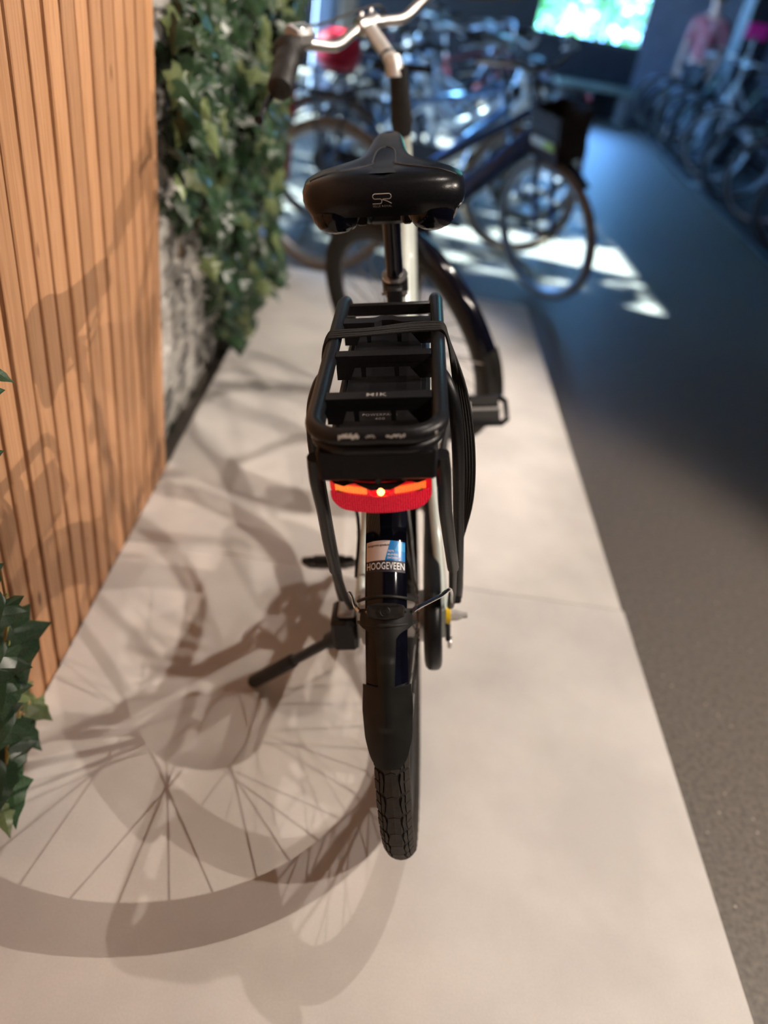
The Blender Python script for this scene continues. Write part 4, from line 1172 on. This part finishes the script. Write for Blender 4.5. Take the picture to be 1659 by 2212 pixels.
# ================================================================ other bicycles of the shop
def bg_bike(name, delta, frame_kind=0, basket=False, FYb=1.15):
    b = empty(name)
    s0 = Vector((0, 0.93, 0.90)); a_ = sax
    X = Matrix.Translation(s0) @ Matrix.Rotation(delta, 4, a_) @ Matrix.Translation(-s0)
    MF = mat('bg_frame', (0.018, 0.045, 0.13), 0.3, coat=0.5, noise=0.1, scale=20)
    MT = mat('bg_tyre', (0.20, 0.135, 0.085), 0.75, noise=0.2, scale=40)
    MP = mat('bg_black', (0.020, 0.020, 0.024), 0.4, noise=0.2, scale=60)
    MG = mat('bg_fender', (0.015, 0.018, 0.03), 0.25, coat=0.6, noise=0.1, scale=30)
    MS = mat('bg_metal', (0.42, 0.43, 0.45), 0.3, metal=0.9, noise=0.1, scale=60)
    for nm, cy, XX in (('rear_wheel', 0, I4), ('front_wheel', FYb, X)):
        rim = torus_ring(cy, 0.352, RIM_PROF, 48).xf(XX).build(nm, MS, b)
        torus_ring(cy, 0.352, tyre_prof(0.044, 0.352, 10), 56).xf(XX).build('tyre', MT, rim)
        MB().lathe(HUBF, (0, cy, 0.352), (1, 0, 0), 14).xf(XX).build('hub', MS, rim)
        sp_ = MB()
        for i in range(32):
            q = spoke_mb(i, 32, cy, 0.352, 0.026); sp_.add(q.v, q.f)
        tag(sp_.xf(XX).build('spokes', M_SPOKE, rim, recalc=False), kind='stuff')
    bb = Vector((0, 0.47, 0.29))
    f = MB(); seat = Vector((0, 0.32, 0.72))
    f.tube([bb, seat], 0.017, 12); f.tube([s0 - a_*0.18, s0], 0.021, 12)
    if frame_kind == 0:
        f.tube(crom([s0 - a_*0.15, (0, 0.80, 0.52), bb + Vector((0, 0.03, 0.03))], 6), 0.034, 14, flat=1.25)
        f.tube(crom([s0 - a_*0.03, (0, 0.72, 0.64), (0, 0.40, 0.50)], 6), 0.017, 10)
    elif frame_kind == 2:
        f.tube([s0 - a_*0.11, bb + Vector((0, 0.03, 0.03))], 0.040, 14, flat=1.3, up=(0, -0.6, 0.8))
        f.tube([s0 - a_*0.01, (0, 0.40, 0.52)], 0.020, 10)
    else:
        f.tube([s0 - a_*0.15, bb + Vector((0, 0.02, 0.02))], 0.026, 12)
        f.tube([s0 - a_*0.04, seat - Vector((0, -0.01, 0.04))], 0.019, 12)
    for s in (-1, 1):
        f.tube([(s*0.012, 0.345, 0.64), (s*0.064, 0, 0.36)], 0.009, 8); f.tube([bb + Vector((s*0.02, -0.02, 0)), (s*0.064, 0, 0.345)], 0.011, 8)
    f.build('frame', MF, b)
    if frame_kind == 0:
        bx_ = MB(); d0 = Vector((0, 0.84, 0.60)); d1 = Vector((0, 0.60, 0.385))
        bx_.tube([d0, d0.lerp(d1, 0.05), d1.lerp(d0, 0.05), d1], [0.024, 0.030, 0.030, 0.024], 10, up=(0, -0.6, 0.8), flat=1.2)
        bx_.xf(Matrix.Translation((0, -0.01, 0.022))).build('frame_battery', mat('bg_panel', (0.35, 0.42, 0.52), 0.35, noise=0.1), b)
    k = MB(); crn = s0 - a_*0.20; axf = Vector((0, FYb, 0.352))
    for s in (-1, 1):
        k.tube(crom([crn, crn + Vector((s*0.045, 0.01, -0.02)), axf + Vector((s*0.054, -0.03, 0.12)), axf + Vector((s*0.054, 0, 0))], 5), 0.014, 10)
    k.xf(X).build('fork', MF, b)
    for nm, a0, a1, cy, XX in (('rear_fender', -5, 150, 0, I4), ('front_fender', -2, 128, FYb, X)):
        fender(a0, a1, 30, cy, 0.028).xf(XX).build(nm, MG, b)
    MB().prism([(u*0.95, v) for u, v in pr], lambda u, v: (0.044, u, v), lambda u, v: (0.062, u, v)).build('chain_case', MP, b)
    rk_ = MB(); rk_.tube(hoop(0.24, -0.26, 0.065, 0.04, 0.80), 0.008, 8)
    for yy in (-0.15, 0.0, 0.13): rk_.tube([(-0.065, yy, 0.80), (0.065, yy, 0.80)], 0.006, 6)
    for s in (-1, 1):
        rk_.tube([(s*0.065, -0.12, 0.80), (s*0.070, 0, 0.37)], 0.007, 8); rk_.tube([(s*0.065, 0.05, 0.80), (s*0.070, 0.005, 0.38)], 0.007, 8)
    rk_.build('rear_rack', MP, b)
    MB().tube([seat - Vector((0, 0, 0.02)), (0, 0.27, 0.90)], 0.0135, 10).build('seat_post', MS, b)
    sm = MB().add(sd.v, [f_ for f_ in sd.f]); sm.xf(Matrix.Translation((0, 0.01, -0.02))).build('saddle', MP, b)
    topz = s0 + a_*0.16
    MB().tube([s0, topz], 0.014, 10).xf(X).build('stem', MP, b)
    hb = []
    for (x, y, z_) in [(-0.31, -0.16, 0.02), (-0.28, -0.06, 0.045), (-0.19, 0.03, 0.05), (-0.09, 0.06, 0.015), (0, 0.06, 0), (0.09, 0.06, 0.015), (0.19, 0.03, 0.05), (0.28, -0.06, 0.045), (0.31, -0.16, 0.02)]:
        hb.append(topz + Vector((x, y, z_)))
    bar_ = MB().tube(crom(hb, 5), 0.0115, 8).xf(X).build('handlebar', MS, b)
    for e0, e1 in ((hb[1], hb[0]), (hb[-2], hb[-1])):
        MB().tube([e0.lerp(e1, 0.05), e0.lerp(e1, 0.1), e1.lerp(e0, 0.02), e1], [0.02, 0.0175, 0.0175, 0.014], 10).xf(X).build('grip', MP, bar_)
        MB().tube([e0 + Vector((0, 0.03, -0.025)), e1 + Vector((0, 0.0, -0.04))], 0.006, 6).xf(X).build('brake_lever', MS, bar_)
    hl = s0 - a_*0.04 + Vector((0, 0.05, 0))
    MB().lathe([(0.015, -0.03), (0.032, -0.01), (0.036, 0.025), (0.030, 0.030)], hl + Vector((0, 0.02, 0)), (0, 1, 0), 14).xf(X).build('headlight', MP, b)
    tlb = MB().box((-0.045, -0.275, 0.76), (0.045, -0.262, 0.79), 0.004).build('tail_light', mat('bg_red', (0.5, 0.01, 0.02), 0.2, noise=0.1), b)
    for s, aa in ((1, R(20)), (-1, R(200))):
        p = bb + Vector((s*0.068, 0, 0)); e = p + Vector((s*0.015, 0.17*math.cos(aa), 0.17*math.sin(aa)))
        c_ = MB().tube([p, e], 0.011, 8).build('crank', MS, b)
        MB().box((min(e.x, e.x+s*0.10), e.y-0.04, e.z-0.011), (max(e.x, e.x+s*0.10), e.y+0.04, e.z+0.011), 0.006).build('pedal', MP, c_)
    MB().tube([(-0.07, -0.02, 0.33), (-0.18, 0.08, 0.012)], [0.012, 0.010], 8).build('kickstand', MP, b)
    if basket:
        MBk = mat('bg_basket', (0.030, 0.025, 0.023), 0.7, noise=0.3, scale=40)
        bk = MB(); y0, y1, z0, z1 = FYb-0.095, FYb+0.095, 0.735, 0.925
        def ring(zz, w):
            xs = 0.088 + 0.010*(zz-z0)/(z1-z0)
            return [(-xs, y0, zz), (xs, y0, zz), (xs, y1, zz), (-xs, y1, zz)]
        bk.box((-0.088, y0, z0), (0.088, y1, z0+0.008))
        bk.tube(ring(z1, 0), 0.009, 6, closed=True)
        bo_ = bk.xf(X).build('front_basket', MBk, b)
        for i in range(4):
            c0_, c1_ = Vector(ring(z0, 0)[i]), Vector(ring(z0, 0)[(i+1) % 4]); d0_, d1_ = Vector(ring(z1, 0)[i]), Vector(ring(z1, 0)[(i+1) % 4])
            MB().add([c0_, c1_, d1_, d0_, c0_*0.985+Vector((0, 0.015*FYb, 0)), c1_*0.985+Vector((0, 0.015*FYb, 0)), d1_*0.985+Vector((0, 0.015*FYb, 0)), d0_*0.985+Vector((0, 0.015*FYb, 0))],
                     [(0, 1, 2, 3), (7, 6, 5, 4), (0, 4, 5, 1), (2, 6, 7, 3), (1, 5, 6, 2), (3, 7, 4, 0)]).xf(X).build('basket_side', MBk, bo_, smooth=False)
        for zz in (z0+0.05, z0+0.10, z0+0.15):
            MB().tube(ring(zz, 0), 0.006, 6, closed=True).xf(X).build('basket_hoop', MBk, bo_)
        MB().box((0.096, FYb-0.07, z0+0.05), (0.103, FYb+0.08, z0+0.085)).xf(X).build('basket_card', mat('card_white', (0.55, 0.56, 0.50), 0.6, noise=0.1), bo_, smooth=False)
        MB().box((0.097, FYb+0.02, z0+0.055), (0.105, FYb+0.08, z0+0.080)).xf(X).build('card_patch', mat('card_green', (0.35, 0.50, 0.05), 0.6, noise=0.1), bo_, smooth=False)
    return b
def fmat(n, c, rough=0.3): return mat('frame_' + n, c, rough, coat=0.5, noise=0.1, scale=20)
def tmat(n, c): return mat('tyre_' + n, c, 0.8, noise=0.2, scale=40)
PM = {}
def place(b, p_rear, heading, lean=6.0):
    PM[b.name] = Matrix.Translation(p_rear) @ Matrix.Rotation(heading, 4, 'Z') @ Matrix.Rotation(R(-lean), 4, 'Y')
    b.location = p_rear; b.rotation_mode = 'XYZ'
    b.matrix_local = Matrix.Translation(p_rear) @ Matrix.Rotation(heading, 4, 'Z') @ Matrix.Rotation(R(-lean), 4, 'Y')
pr0 = hit(742, 590, 2, FZ); pf0 = hit(1150, 660, 2, FZ)
hd0_ = math.atan2(-(pf0.x-pr0.x), pf0.y-pr0.y)
blue = bg_bike('city_bicycle', R(-56), 2, True, 1.08)
tag(blue, 'navy blue city bicycle with brown tyres and a front basket just beyond the platform', 'bicycle', 'bicycles at the shop front')
place(blue, Vector((pf0.x - 1.13*math.cos(hd0_ + PI/2), pf0.y - 1.13*math.sin(hd0_ + PI/2), FZ)), hd0_, 5)
pA = bg_bike('city_bicycle', R(8), 0); pB = bg_bike('city_bicycle', R(-12), 1)
GB = 'bicycles at the shop front'
rows = [(pB, (-0.42, 4.72), -90, 'lightblue', (0.16, 0.33, 0.62), 'tan', 'light blue bicycle carrying a red bag, directly behind the navy blue bicycle'),
        (pA, (-0.20, 5.50), -86, 'white', (0.62, 0.66, 0.70), 'black', 'white framed bicycle behind the light blue bicycle'),
        (pA, (1.05, 6.35), 94, 'grey', (0.22, 0.23, 0.26), 'black', 'grey bicycle facing the glazed front, in the middle of the rows'),
        (pB, (-0.35, 7.15), -92, 'black', (0.02, 0.02, 0.025), 'black', 'black bicycle behind the grey bicycle, far in the shop front rows'),
        (pA, (0.95, 7.95), 88, 'steel', (0.30, 0.40, 0.52), 'tan', 'steel blue bicycle near the back of the shop front rows'),
        (pB, (0.0, 8.75), -90, 'darkred', (0.16, 0.02, 0.03), 'black', 'dark red bicycle at the very back of the shop front rows')]
TY_ = {'black': tmat('black', (0.03, 0.028, 0.027)), 'tan': tmat('tan', (0.20, 0.135, 0.085))}
used = set()
def put(proto, pos, deg, cn, cc_, ty, label, group, z=FZ, lean=5):
    mats = {'bg_frame': fmat(cn, cc_), 'bg_tyre': TY_[ty]}
    c = copy_tree(proto, None, mats); tag(c, label, 'bicycle', group)
    place(c, Vector((pos[0], pos[1], z)), R(deg), lean)
    return c
placed = [put(p, xy, dg, cn, cc_, ty, lb, GB) for (p, xy, dg, cn, cc_, ty, lb) in rows]
# right-hand row on a dark mat
e1, e2 = hit(1659, 560, 2, FZ+0.03), hit(1400, 300, 2, FZ+0.03)
dirv = (e2-e1).normalized(); sA = e1 - dirv*2.5; sB = e2 + dirv*1.0
mt_ = MB().prism([(sA.x, sA.y), (XR-0.02, sA.y), (XR-0.02, min(sB.y, YB-0.05)), (sB.x, min(sB.y, YB-0.05))], lambda u, v: (u, v, FZ), lambda u, v: (u, v, FZ+0.03)).build('floor_mat', mat('dark_mat', (0.028, 0.025, 0.023), 0.85, noise=0.3, scale=60, bump=0.3), smooth=False)
tag(mt_, kind='structure')
GR = 'bicycles along the right side'
cols = [('teal', (0.03, 0.10, 0.22)), ('black2', (0.015, 0.015, 0.018)), ('olive', (0.06, 0.06, 0.02)), ('black3', (0.02, 0.018, 0.016)), ('silver', (0.35, 0.35, 0.36)), ('green', (0.02, 0.06, 0.03)), ('black4', (0.02, 0.02, 0.022)), ('bronze', (0.16, 0.11, 0.06))]
lbs = ['dark teal bicycle at the right edge, nearest of the right row', 'black bicycle second from the front of the right row', 'olive bicycle third from the front of the right row', 'black bicycle fourth from the front of the right row, before the silver one',
       'silver framed bicycle in the middle of the right row', 'dark green bicycle beyond the silver one in the right row', 'black bicycle second from the far end of the right row', 'bronze coloured bicycle at the far end of the right row']
for i in range(8):
    t = 0.20 + i*0.92
    fpos = e1 + dirv*t + Vector((0.16, 0, 0))
    hdg = 74 + (i*37 % 11)
    dvec = Vector((-math.sin(R(hdg)), math.cos(R(hdg)), 0))
    pos = fpos - dvec*1.15
    c = put(pA if i % 2 == 0 else pB, (pos.x, pos.y), hdg, cols[i][0], cols[i][1], 'black', lbs[i], GR, FZ+0.03, 4)
    placed.append(c)
def kill(o):
    for ch in list(o.children): kill(ch)
    bpy.data.objects.remove(o)
kill(pA); kill(pB)

# ================================================================ trees outside, columns, small things
def tree(name, loc, h, crown, nleaf, leaf, label, m, seed, group):
    rt = random.Random(seed)
    t = tag(empty(name, loc), label, 'tree', group)
    tr = MB(); tr.tube(crom([(0, 0, 0), (0.05, 0.03, h*0.3), (-0.03, 0.05, h*0.6), (0.02, 0, h)], 5), [0.16 - 0.006*i for i in range(16)], 10)
    trunk = tr.build('trunk', mat('bark', (0.10, 0.085, 0.07), 0.9, noise=0.3, scale=15, bump=0.6), t)
    for i in range(8):
        a = i*2.4; r0 = crown[0]*rt.uniform(0.4, 0.75)
        MB().tube(crom([(0, 0, h*rt.uniform(0.5, 0.9)), (r0*0.5*math.cos(a), r0*0.5*math.sin(a), h*rt.uniform(0.8, 1.0)), (r0*math.cos(a), r0*math.sin(a), h*rt.uniform(0.95, 1.25))], 4), [0.05-0.004*j for j in range(9)], 7).build('branch', MATS['bark'], trunk)
    mb = MB()
    for i in range(nleaf):
        while True:
            q = Vector((rt.uniform(-1, 1), rt.uniform(-1, 1), rt.uniform(-1, 1)))
            if 0.15 < q.length < 1: break
        p = Vector((q.x*crown[0], q.y*crown[1], h + q.z*crown[2]))
        a = Vector((rt.gauss(0, 1), rt.gauss(0, 1), rt.gauss(0, 1))).normalized(); b_ = a.orthogonal().normalized(); c_ = a.cross(b_)
        L_ = leaf*rt.uniform(0.7, 1.3)
        mb.add([p - b_*L_, p + c_*L_*0.55, p + b_*L_, p - c_*L_*0.55], [(0, 1, 2, 3)])
    tag(mb.build('crown', m, t, smooth=False, recalc=False), kind='stuff')
    return t
M_TL = mat('tree_leaf', (0.06, 0.22, 0.05), 0.5, col2=(0.16, 0.40, 0.10), scale=3)
GT = 'unseen trees added to dapple the sun'  # out-of-view trees added to break the sunlight into dapples
OZ = FZ - 0.125
tree('dapple_tree', (-5.6, 4.5, OZ), 3.4, (1.6, 1.5, 1.6), 1500, 0.13, 'unseen leafy tree added to dapple the sun, outside the glazed front nearest the brick wall', M_TL, 1, GT)
tree('dapple_tree', (-5.8, 7.75, OZ), 3.4, (1.8, 1.65, 1.6), 1900, 0.13, 'unseen leafy tree added to dapple the sun, outside the middle of the glazed front', M_TL, 2, GT)
tree('dapple_tree', (-5.7, 11.4, OZ), 3.4, (1.8, 1.7, 1.6), 1900, 0.13, 'unseen leafy tree added to dapple the sun, outside the far end of the glazed front', M_TL, 3, GT)
wx = (wa.x+wb.x)/2
tree('garden_tree', (wx-0.9, 19.5, OZ), 2.6, (1.9, 1.4, 2.2), 1900, 0.16, 'sunlit green tree outside the back window, on the left', M_TL, 4, 'trees behind the back window')
tree('garden_tree', (wx+2.2, 23.5, OZ), 2.4, (2.2, 1.6, 2.2), 1900, 0.16, 'sunlit green tree outside the back window, on the right', M_TL, 5, 'trees behind the back window')
# columns left of the bicycles
def column(name, px0, px1, yy, label, m):
    a = hit(px0, 150, 1, yy).x; b = hit(px1, 150, 1, yy).x; w = b-a
    c = tag(empty(name, ((a+b)/2, yy, FZ)), label, 'column')
    MB().box((-w/2, -w/2, 0.08), (w/2, w/2, CEIL-FZ-0.06), 0.012).build('shaft', m, c)
    MB().box((-w/2-0.02, -w/2-0.02, 0), (w/2+0.02, w/2+0.02, 0.08), 0.008).build('base', m, c)
    MB().box((-w/2-0.02, -w/2-0.02, CEIL-FZ-0.06), (w/2+0.02, w/2+0.02, CEIL-FZ), 0.008).build('cap', m, c)
    return c
column('timber_column', 722, 757, 9.6, 'brown timber column behind the handlebar of the electric bicycle', mat('timber', (0.16, 0.10, 0.06), 0.7, noise=0.25, scale=12))
column('steel_column', 672, 706, 8.9, 'blue-grey column left of the brown timber column', mat('column_paint', (0.26, 0.29, 0.36), 0.5, noise=0.08, scale=10))
column('dark_column', 1568, 1632, 10.2, 'black column at the top right above the parked bicycles', mat('column_black', (0.012, 0.012, 0.016), 0.6, noise=0.1, scale=10))
# red banner stand at the end of the ivy
p_ = hit(612, 400, 1, 4.35)
bn = tag(empty('banner_stand', (p_.x-0.02, 4.35, FZ)), 'slim red banner on a stand at the far end of the ivy', 'banner')
MB().tube([(0, 0, 0.01), (0, 0, 1.75)], 0.010, 8).build('pole', M_ALU, bn)
MB().box((-0.14, -0.14, 0), (0.14, 0.14, 0.012), 0.004).build('base', M_ALUD, bn)
MB().grid(4, 16, lambda s, t: Vector((-0.055+0.11*s, -0.012+0.008*math.sin(8*t), 0.30+1.42*t))).build('cloth', mat('red_cloth', (0.55, 0.012, 0.02), 0.7, noise=0.15, scale=20), bn, recalc=False)
MB().lathe([(0.034, 0), (0.034, 0.003)], (0.01, -0.020, 1.28), (0, -1, 0), 18).build('badge', M_YELLOW, bn)
# red bag on the rear rack of the white bicycle
def at_bike(b, q): return PM[b.name] @ Vector(q)
tag(MB().grid(20, 11, lambda s, t: Vector(((0.10*math.cos(2*PI*s))*math.sin(PI*t)**0.6, 0.13*math.sin(2*PI*s)*math.sin(PI*t)**0.6, 0.10-0.10*math.cos(PI*t))), cu=True).build('rack_bag', mat('red_bag', (0.60, 0.008, 0.03), 0.55, noise=0.15, scale=30)),
    'bright red rounded bag on the rear rack of the light blue bicycle', 'bag')
bag = bpy.data.objects['rack_bag']
bag.location = at_bike(placed[0], (0, 0.0, 0.806)); bag.rotation_euler = PM[placed[0].name].to_euler()
MB().tube(crom([(-0.04, 0, 0.195), (-0.03, 0, 0.225), (0.03, 0, 0.225), (0.04, 0, 0.195)], 5), 0.007, 8).build('bag_handle', M_RUBBER, bag)
# bench below the back window
q0 = hit(1268, 250, 2, FZ); q1 = hit(1385, 262, 2, FZ)
bx0 = q0.x; by = min(q0.y, 11.9)
be_ = tag(empty('bench', (bx0-0.10, 12.6, FZ)), 'low grey bench under the back window at the end of the aisle', 'bench')
MB().box((-0.60, -0.24, 0.40), (0.60, 0.24, 0.47), 0.01).build('seat', mat('bench_top', (0.22, 0.26, 0.22), 0.6, noise=0.2, scale=10), be_)
for s in (-1, 1): MB().box((s*0.48-0.06, -0.20, 0), (s*0.48+0.06, 0.20, 0.40), 0.008).build('leg', mat('bench_leg', (0.14, 0.12, 0.11), 0.8, noise=0.2, scale=10), be_)
# pink price card on a stand among the right row
cdp = hit(1636, 68, 1, 8.25)
cd = tag(empty('card_stand', (cdp.x, 8.25, FZ+0.03)), 'small bright pink card on a thin stand above the right row of bicycles', 'sign')
MB().tube([(0, 0, 0.01), (0, 0, cdp.z-FZ-0.06)], 0.008, 8).build('pole', M_ALUD, cd)
MB().lathe([(0.11, 0), (0.11, 0.010), (0.02, 0.016)], (0, 0, 0), (0, 0, 1), 20).build('base', M_ALUD, cd)
MB().box((-0.10, -0.004, cdp.z-FZ-0.09), (0.10, 0.004, cdp.z-FZ+0.03), 0.002).build('card', mat('pink_card', (0.75, 0.02, 0.25), 0.5, noise=0.05), cd)

# ---- person in a red top behind the right row
def person(loc, rz, label):
    p = tag(empty('person', loc, (0, 0, rz)), label, 'person')
    V = {'pel': (0, 0, 0.95), 'wai': (0, 0.005, 1.08), 'che': (0, 0.01, 1.27), 'nkb': (0, 0, 1.43), 'nkt': (0, -0.01, 1.50)}
    import bmesh
    def skin(name, verts, edges, rad, m, parent, sub=2, root=0):
        me = bpy.data.meshes.new(name); me.from_pydata(verts, edges, [])
        o = bpy.data.objects.new(name, me); COL.objects.link(o)
        md = o.modifiers.new('skin', 'SKIN'); md.use_smooth_shade = True
        for i, r_ in enumerate(rad):
            me.skin_vertices[0].data[i].radius = r_ if isinstance(r_, tuple) else (r_, r_)
            me.skin_vertices[0].data[i].use_root = (i == root)
        sb = o.modifiers.new('sub', 'SUBSURF'); sb.levels = sub; sb.render_levels = sub
        dg = bpy.context.evaluated_depsgraph_get(); dg.update()
        nm = bpy.data.meshes.new_from_object(o.evaluated_get(dg))
        bpy.data.objects.remove(o)
        nm.name = name; nm.materials.clear()
        nm.polygons.foreach_set('use_smooth', [True]*len(nm.polygons))
        return link(name, nm, m, parent)
    M_SKIN = mat('skin', (0.52, 0.32, 0.24), 0.55, noise=0.06, scale=20)
    verts = [(0, 0, 0.95), (0, 0.005, 1.10), (0, 0.01, 1.28), (0, 0, 1.42), (0, -0.005, 1.50), (0, -0.012, 1.585), (0, -0.015, 1.68)]
    edges = [(0, 1), (1, 2), (2, 3), (3, 4), (4, 5), (5, 6)]
    rad = [(0.155, 0.105), (0.140, 0.095), (0.165, 0.110), (0.085, 0.065), (0.050, 0.052), (0.072, 0.085), (0.070, 0.082)]
    for s in (-1, 1):
        b0 = len(verts)
        verts += [(s*0.10, 0, 0.86), (s*0.105, -0.015, 0.50), (s*0.11, 0.02, 0.09), (s*0.115, -0.10, 0.035)]
        edges += [(0, b0), (b0, b0+1), (b0+1, b0+2), (b0+2, b0+3)]
        rad += [0.085, 0.058, 0.040, (0.042, 0.028)]
        b1 = len(verts)
        verts += [(s*0.19, 0.0, 1.39), (s*0.235, 0.03, 1.12), (s*0.23, -0.10, 0.93), (s*0.215, -0.14, 0.86)]
        edges += [(3, b1), (b1, b1+1), (b1+1, b1+2), (b1+2, b1+3)]
        rad += [0.055, 0.042, 0.030, (0.034, 0.018)]
        for k_, (dx, dy, L_) in enumerate(((0.022, -0.01, 0.075), (0.008, -0.012, 0.085), (-0.006, -0.012, 0.08), (-0.02, -0.008, 0.065), (-0.034, -0.03, 0.045))):
            f0 = len(verts)
            verts += [(s*(0.213+dx), -0.14+dy*0.6-0.012, 0.825), (s*(0.211+dx), -0.14+dy-0.02, 0.825-L_*0.55), (s*(0.209+dx*0.9), -0.14+dy-0.008, 0.825-L_)]
            edges += [(b1+3, f0), (f0, f0+1), (f0+1, f0+2)]; rad += [0.0095, 0.0088, 0.0075]
    skin('body', verts, edges, rad, M_SKIN, p, 1)
    # clothes
    tv = [(0, 0.0, 0.90), (0, 0.005, 1.10), (0, 0.01, 1.28), (0, 0, 1.41)]; te = [(0, 1), (1, 2), (2, 3)]; trd = [(0.178, 0.125), (0.160, 0.115), (0.185, 0.130), (0.095, 0.080)]
    for s in (-1, 1):
        b1 = len(tv); tv += [(s*0.19, 0.0, 1.385), (s*0.235, 0.03, 1.13)]; te += [(3, b1), (b1, b1+1)]; trd += [0.072, 0.058]
    skin('shirt', tv, te, trd, mat('red_check_shirt', (0.26, 0.03, 0.045), 0.8, col2=(0.34, 0.17, 0.18), scale=9), p, 2)
    lv_ = [(0, 0, 0.97), (0, 0, 0.90)]; le = [(0, 1)]; lr = [(0.168, 0.118), (0.165, 0.115)]
    for s in (-1, 1):
        b1 = len(lv_); lv_ += [(s*0.10, 0, 0.82), (s*0.105, -0.015, 0.50), (s*0.11, 0.02, 0.12)]; le += [(1, b1), (b1, b1+1), (b1+1, b1+2)]; lr += [0.098, 0.072, 0.058]
    skin('trousers', lv_, le, lr, mat('dark_trousers', (0.03, 0.035, 0.05), 0.8, noise=0.2, scale=20), p, 2)
    MB().sphere((0, 0.010, 1.70), (0.088, 0.105, 0.085), 18, 12).build('hair', mat('dark_hair', (0.02, 0.014, 0.010), 0.5, noise=0.3, scale=60), p)
    MB().tube([(0, -0.098, 1.645), (0, -0.125, 1.615), (0, -0.100, 1.605)], [0.008, 0.014, 0.008], 8).build('nose', M_SKIN, p)
    for s in (-1, 1):
        MB().sphere((s*0.031, -0.090, 1.650), (0.012, 0.009, 0.007), 10, 6).build('eye', mat('eye_dark', (0.03, 0.025, 0.02), 0.3, noise=0.05), p)
        MB().sphere((s*0.080, 0.0, 1.635), (0.010, 0.018, 0.030), 10, 8).build('ear', M_SKIN, p)
    MB().sphere((0, -0.094, 1.578), (0.024, 0.008, 0.006), 12, 6).build('mouth', mat('lip', (0.40, 0.15, 0.13), 0.5, noise=0.05), p)
    return p
pp_ = hit(1535, 60, 1, 11.6)
person(Vector((pp_.x, 11.6, FZ+0.03)), R(-30), 'person in a red checked top standing behind the far right bicycles')
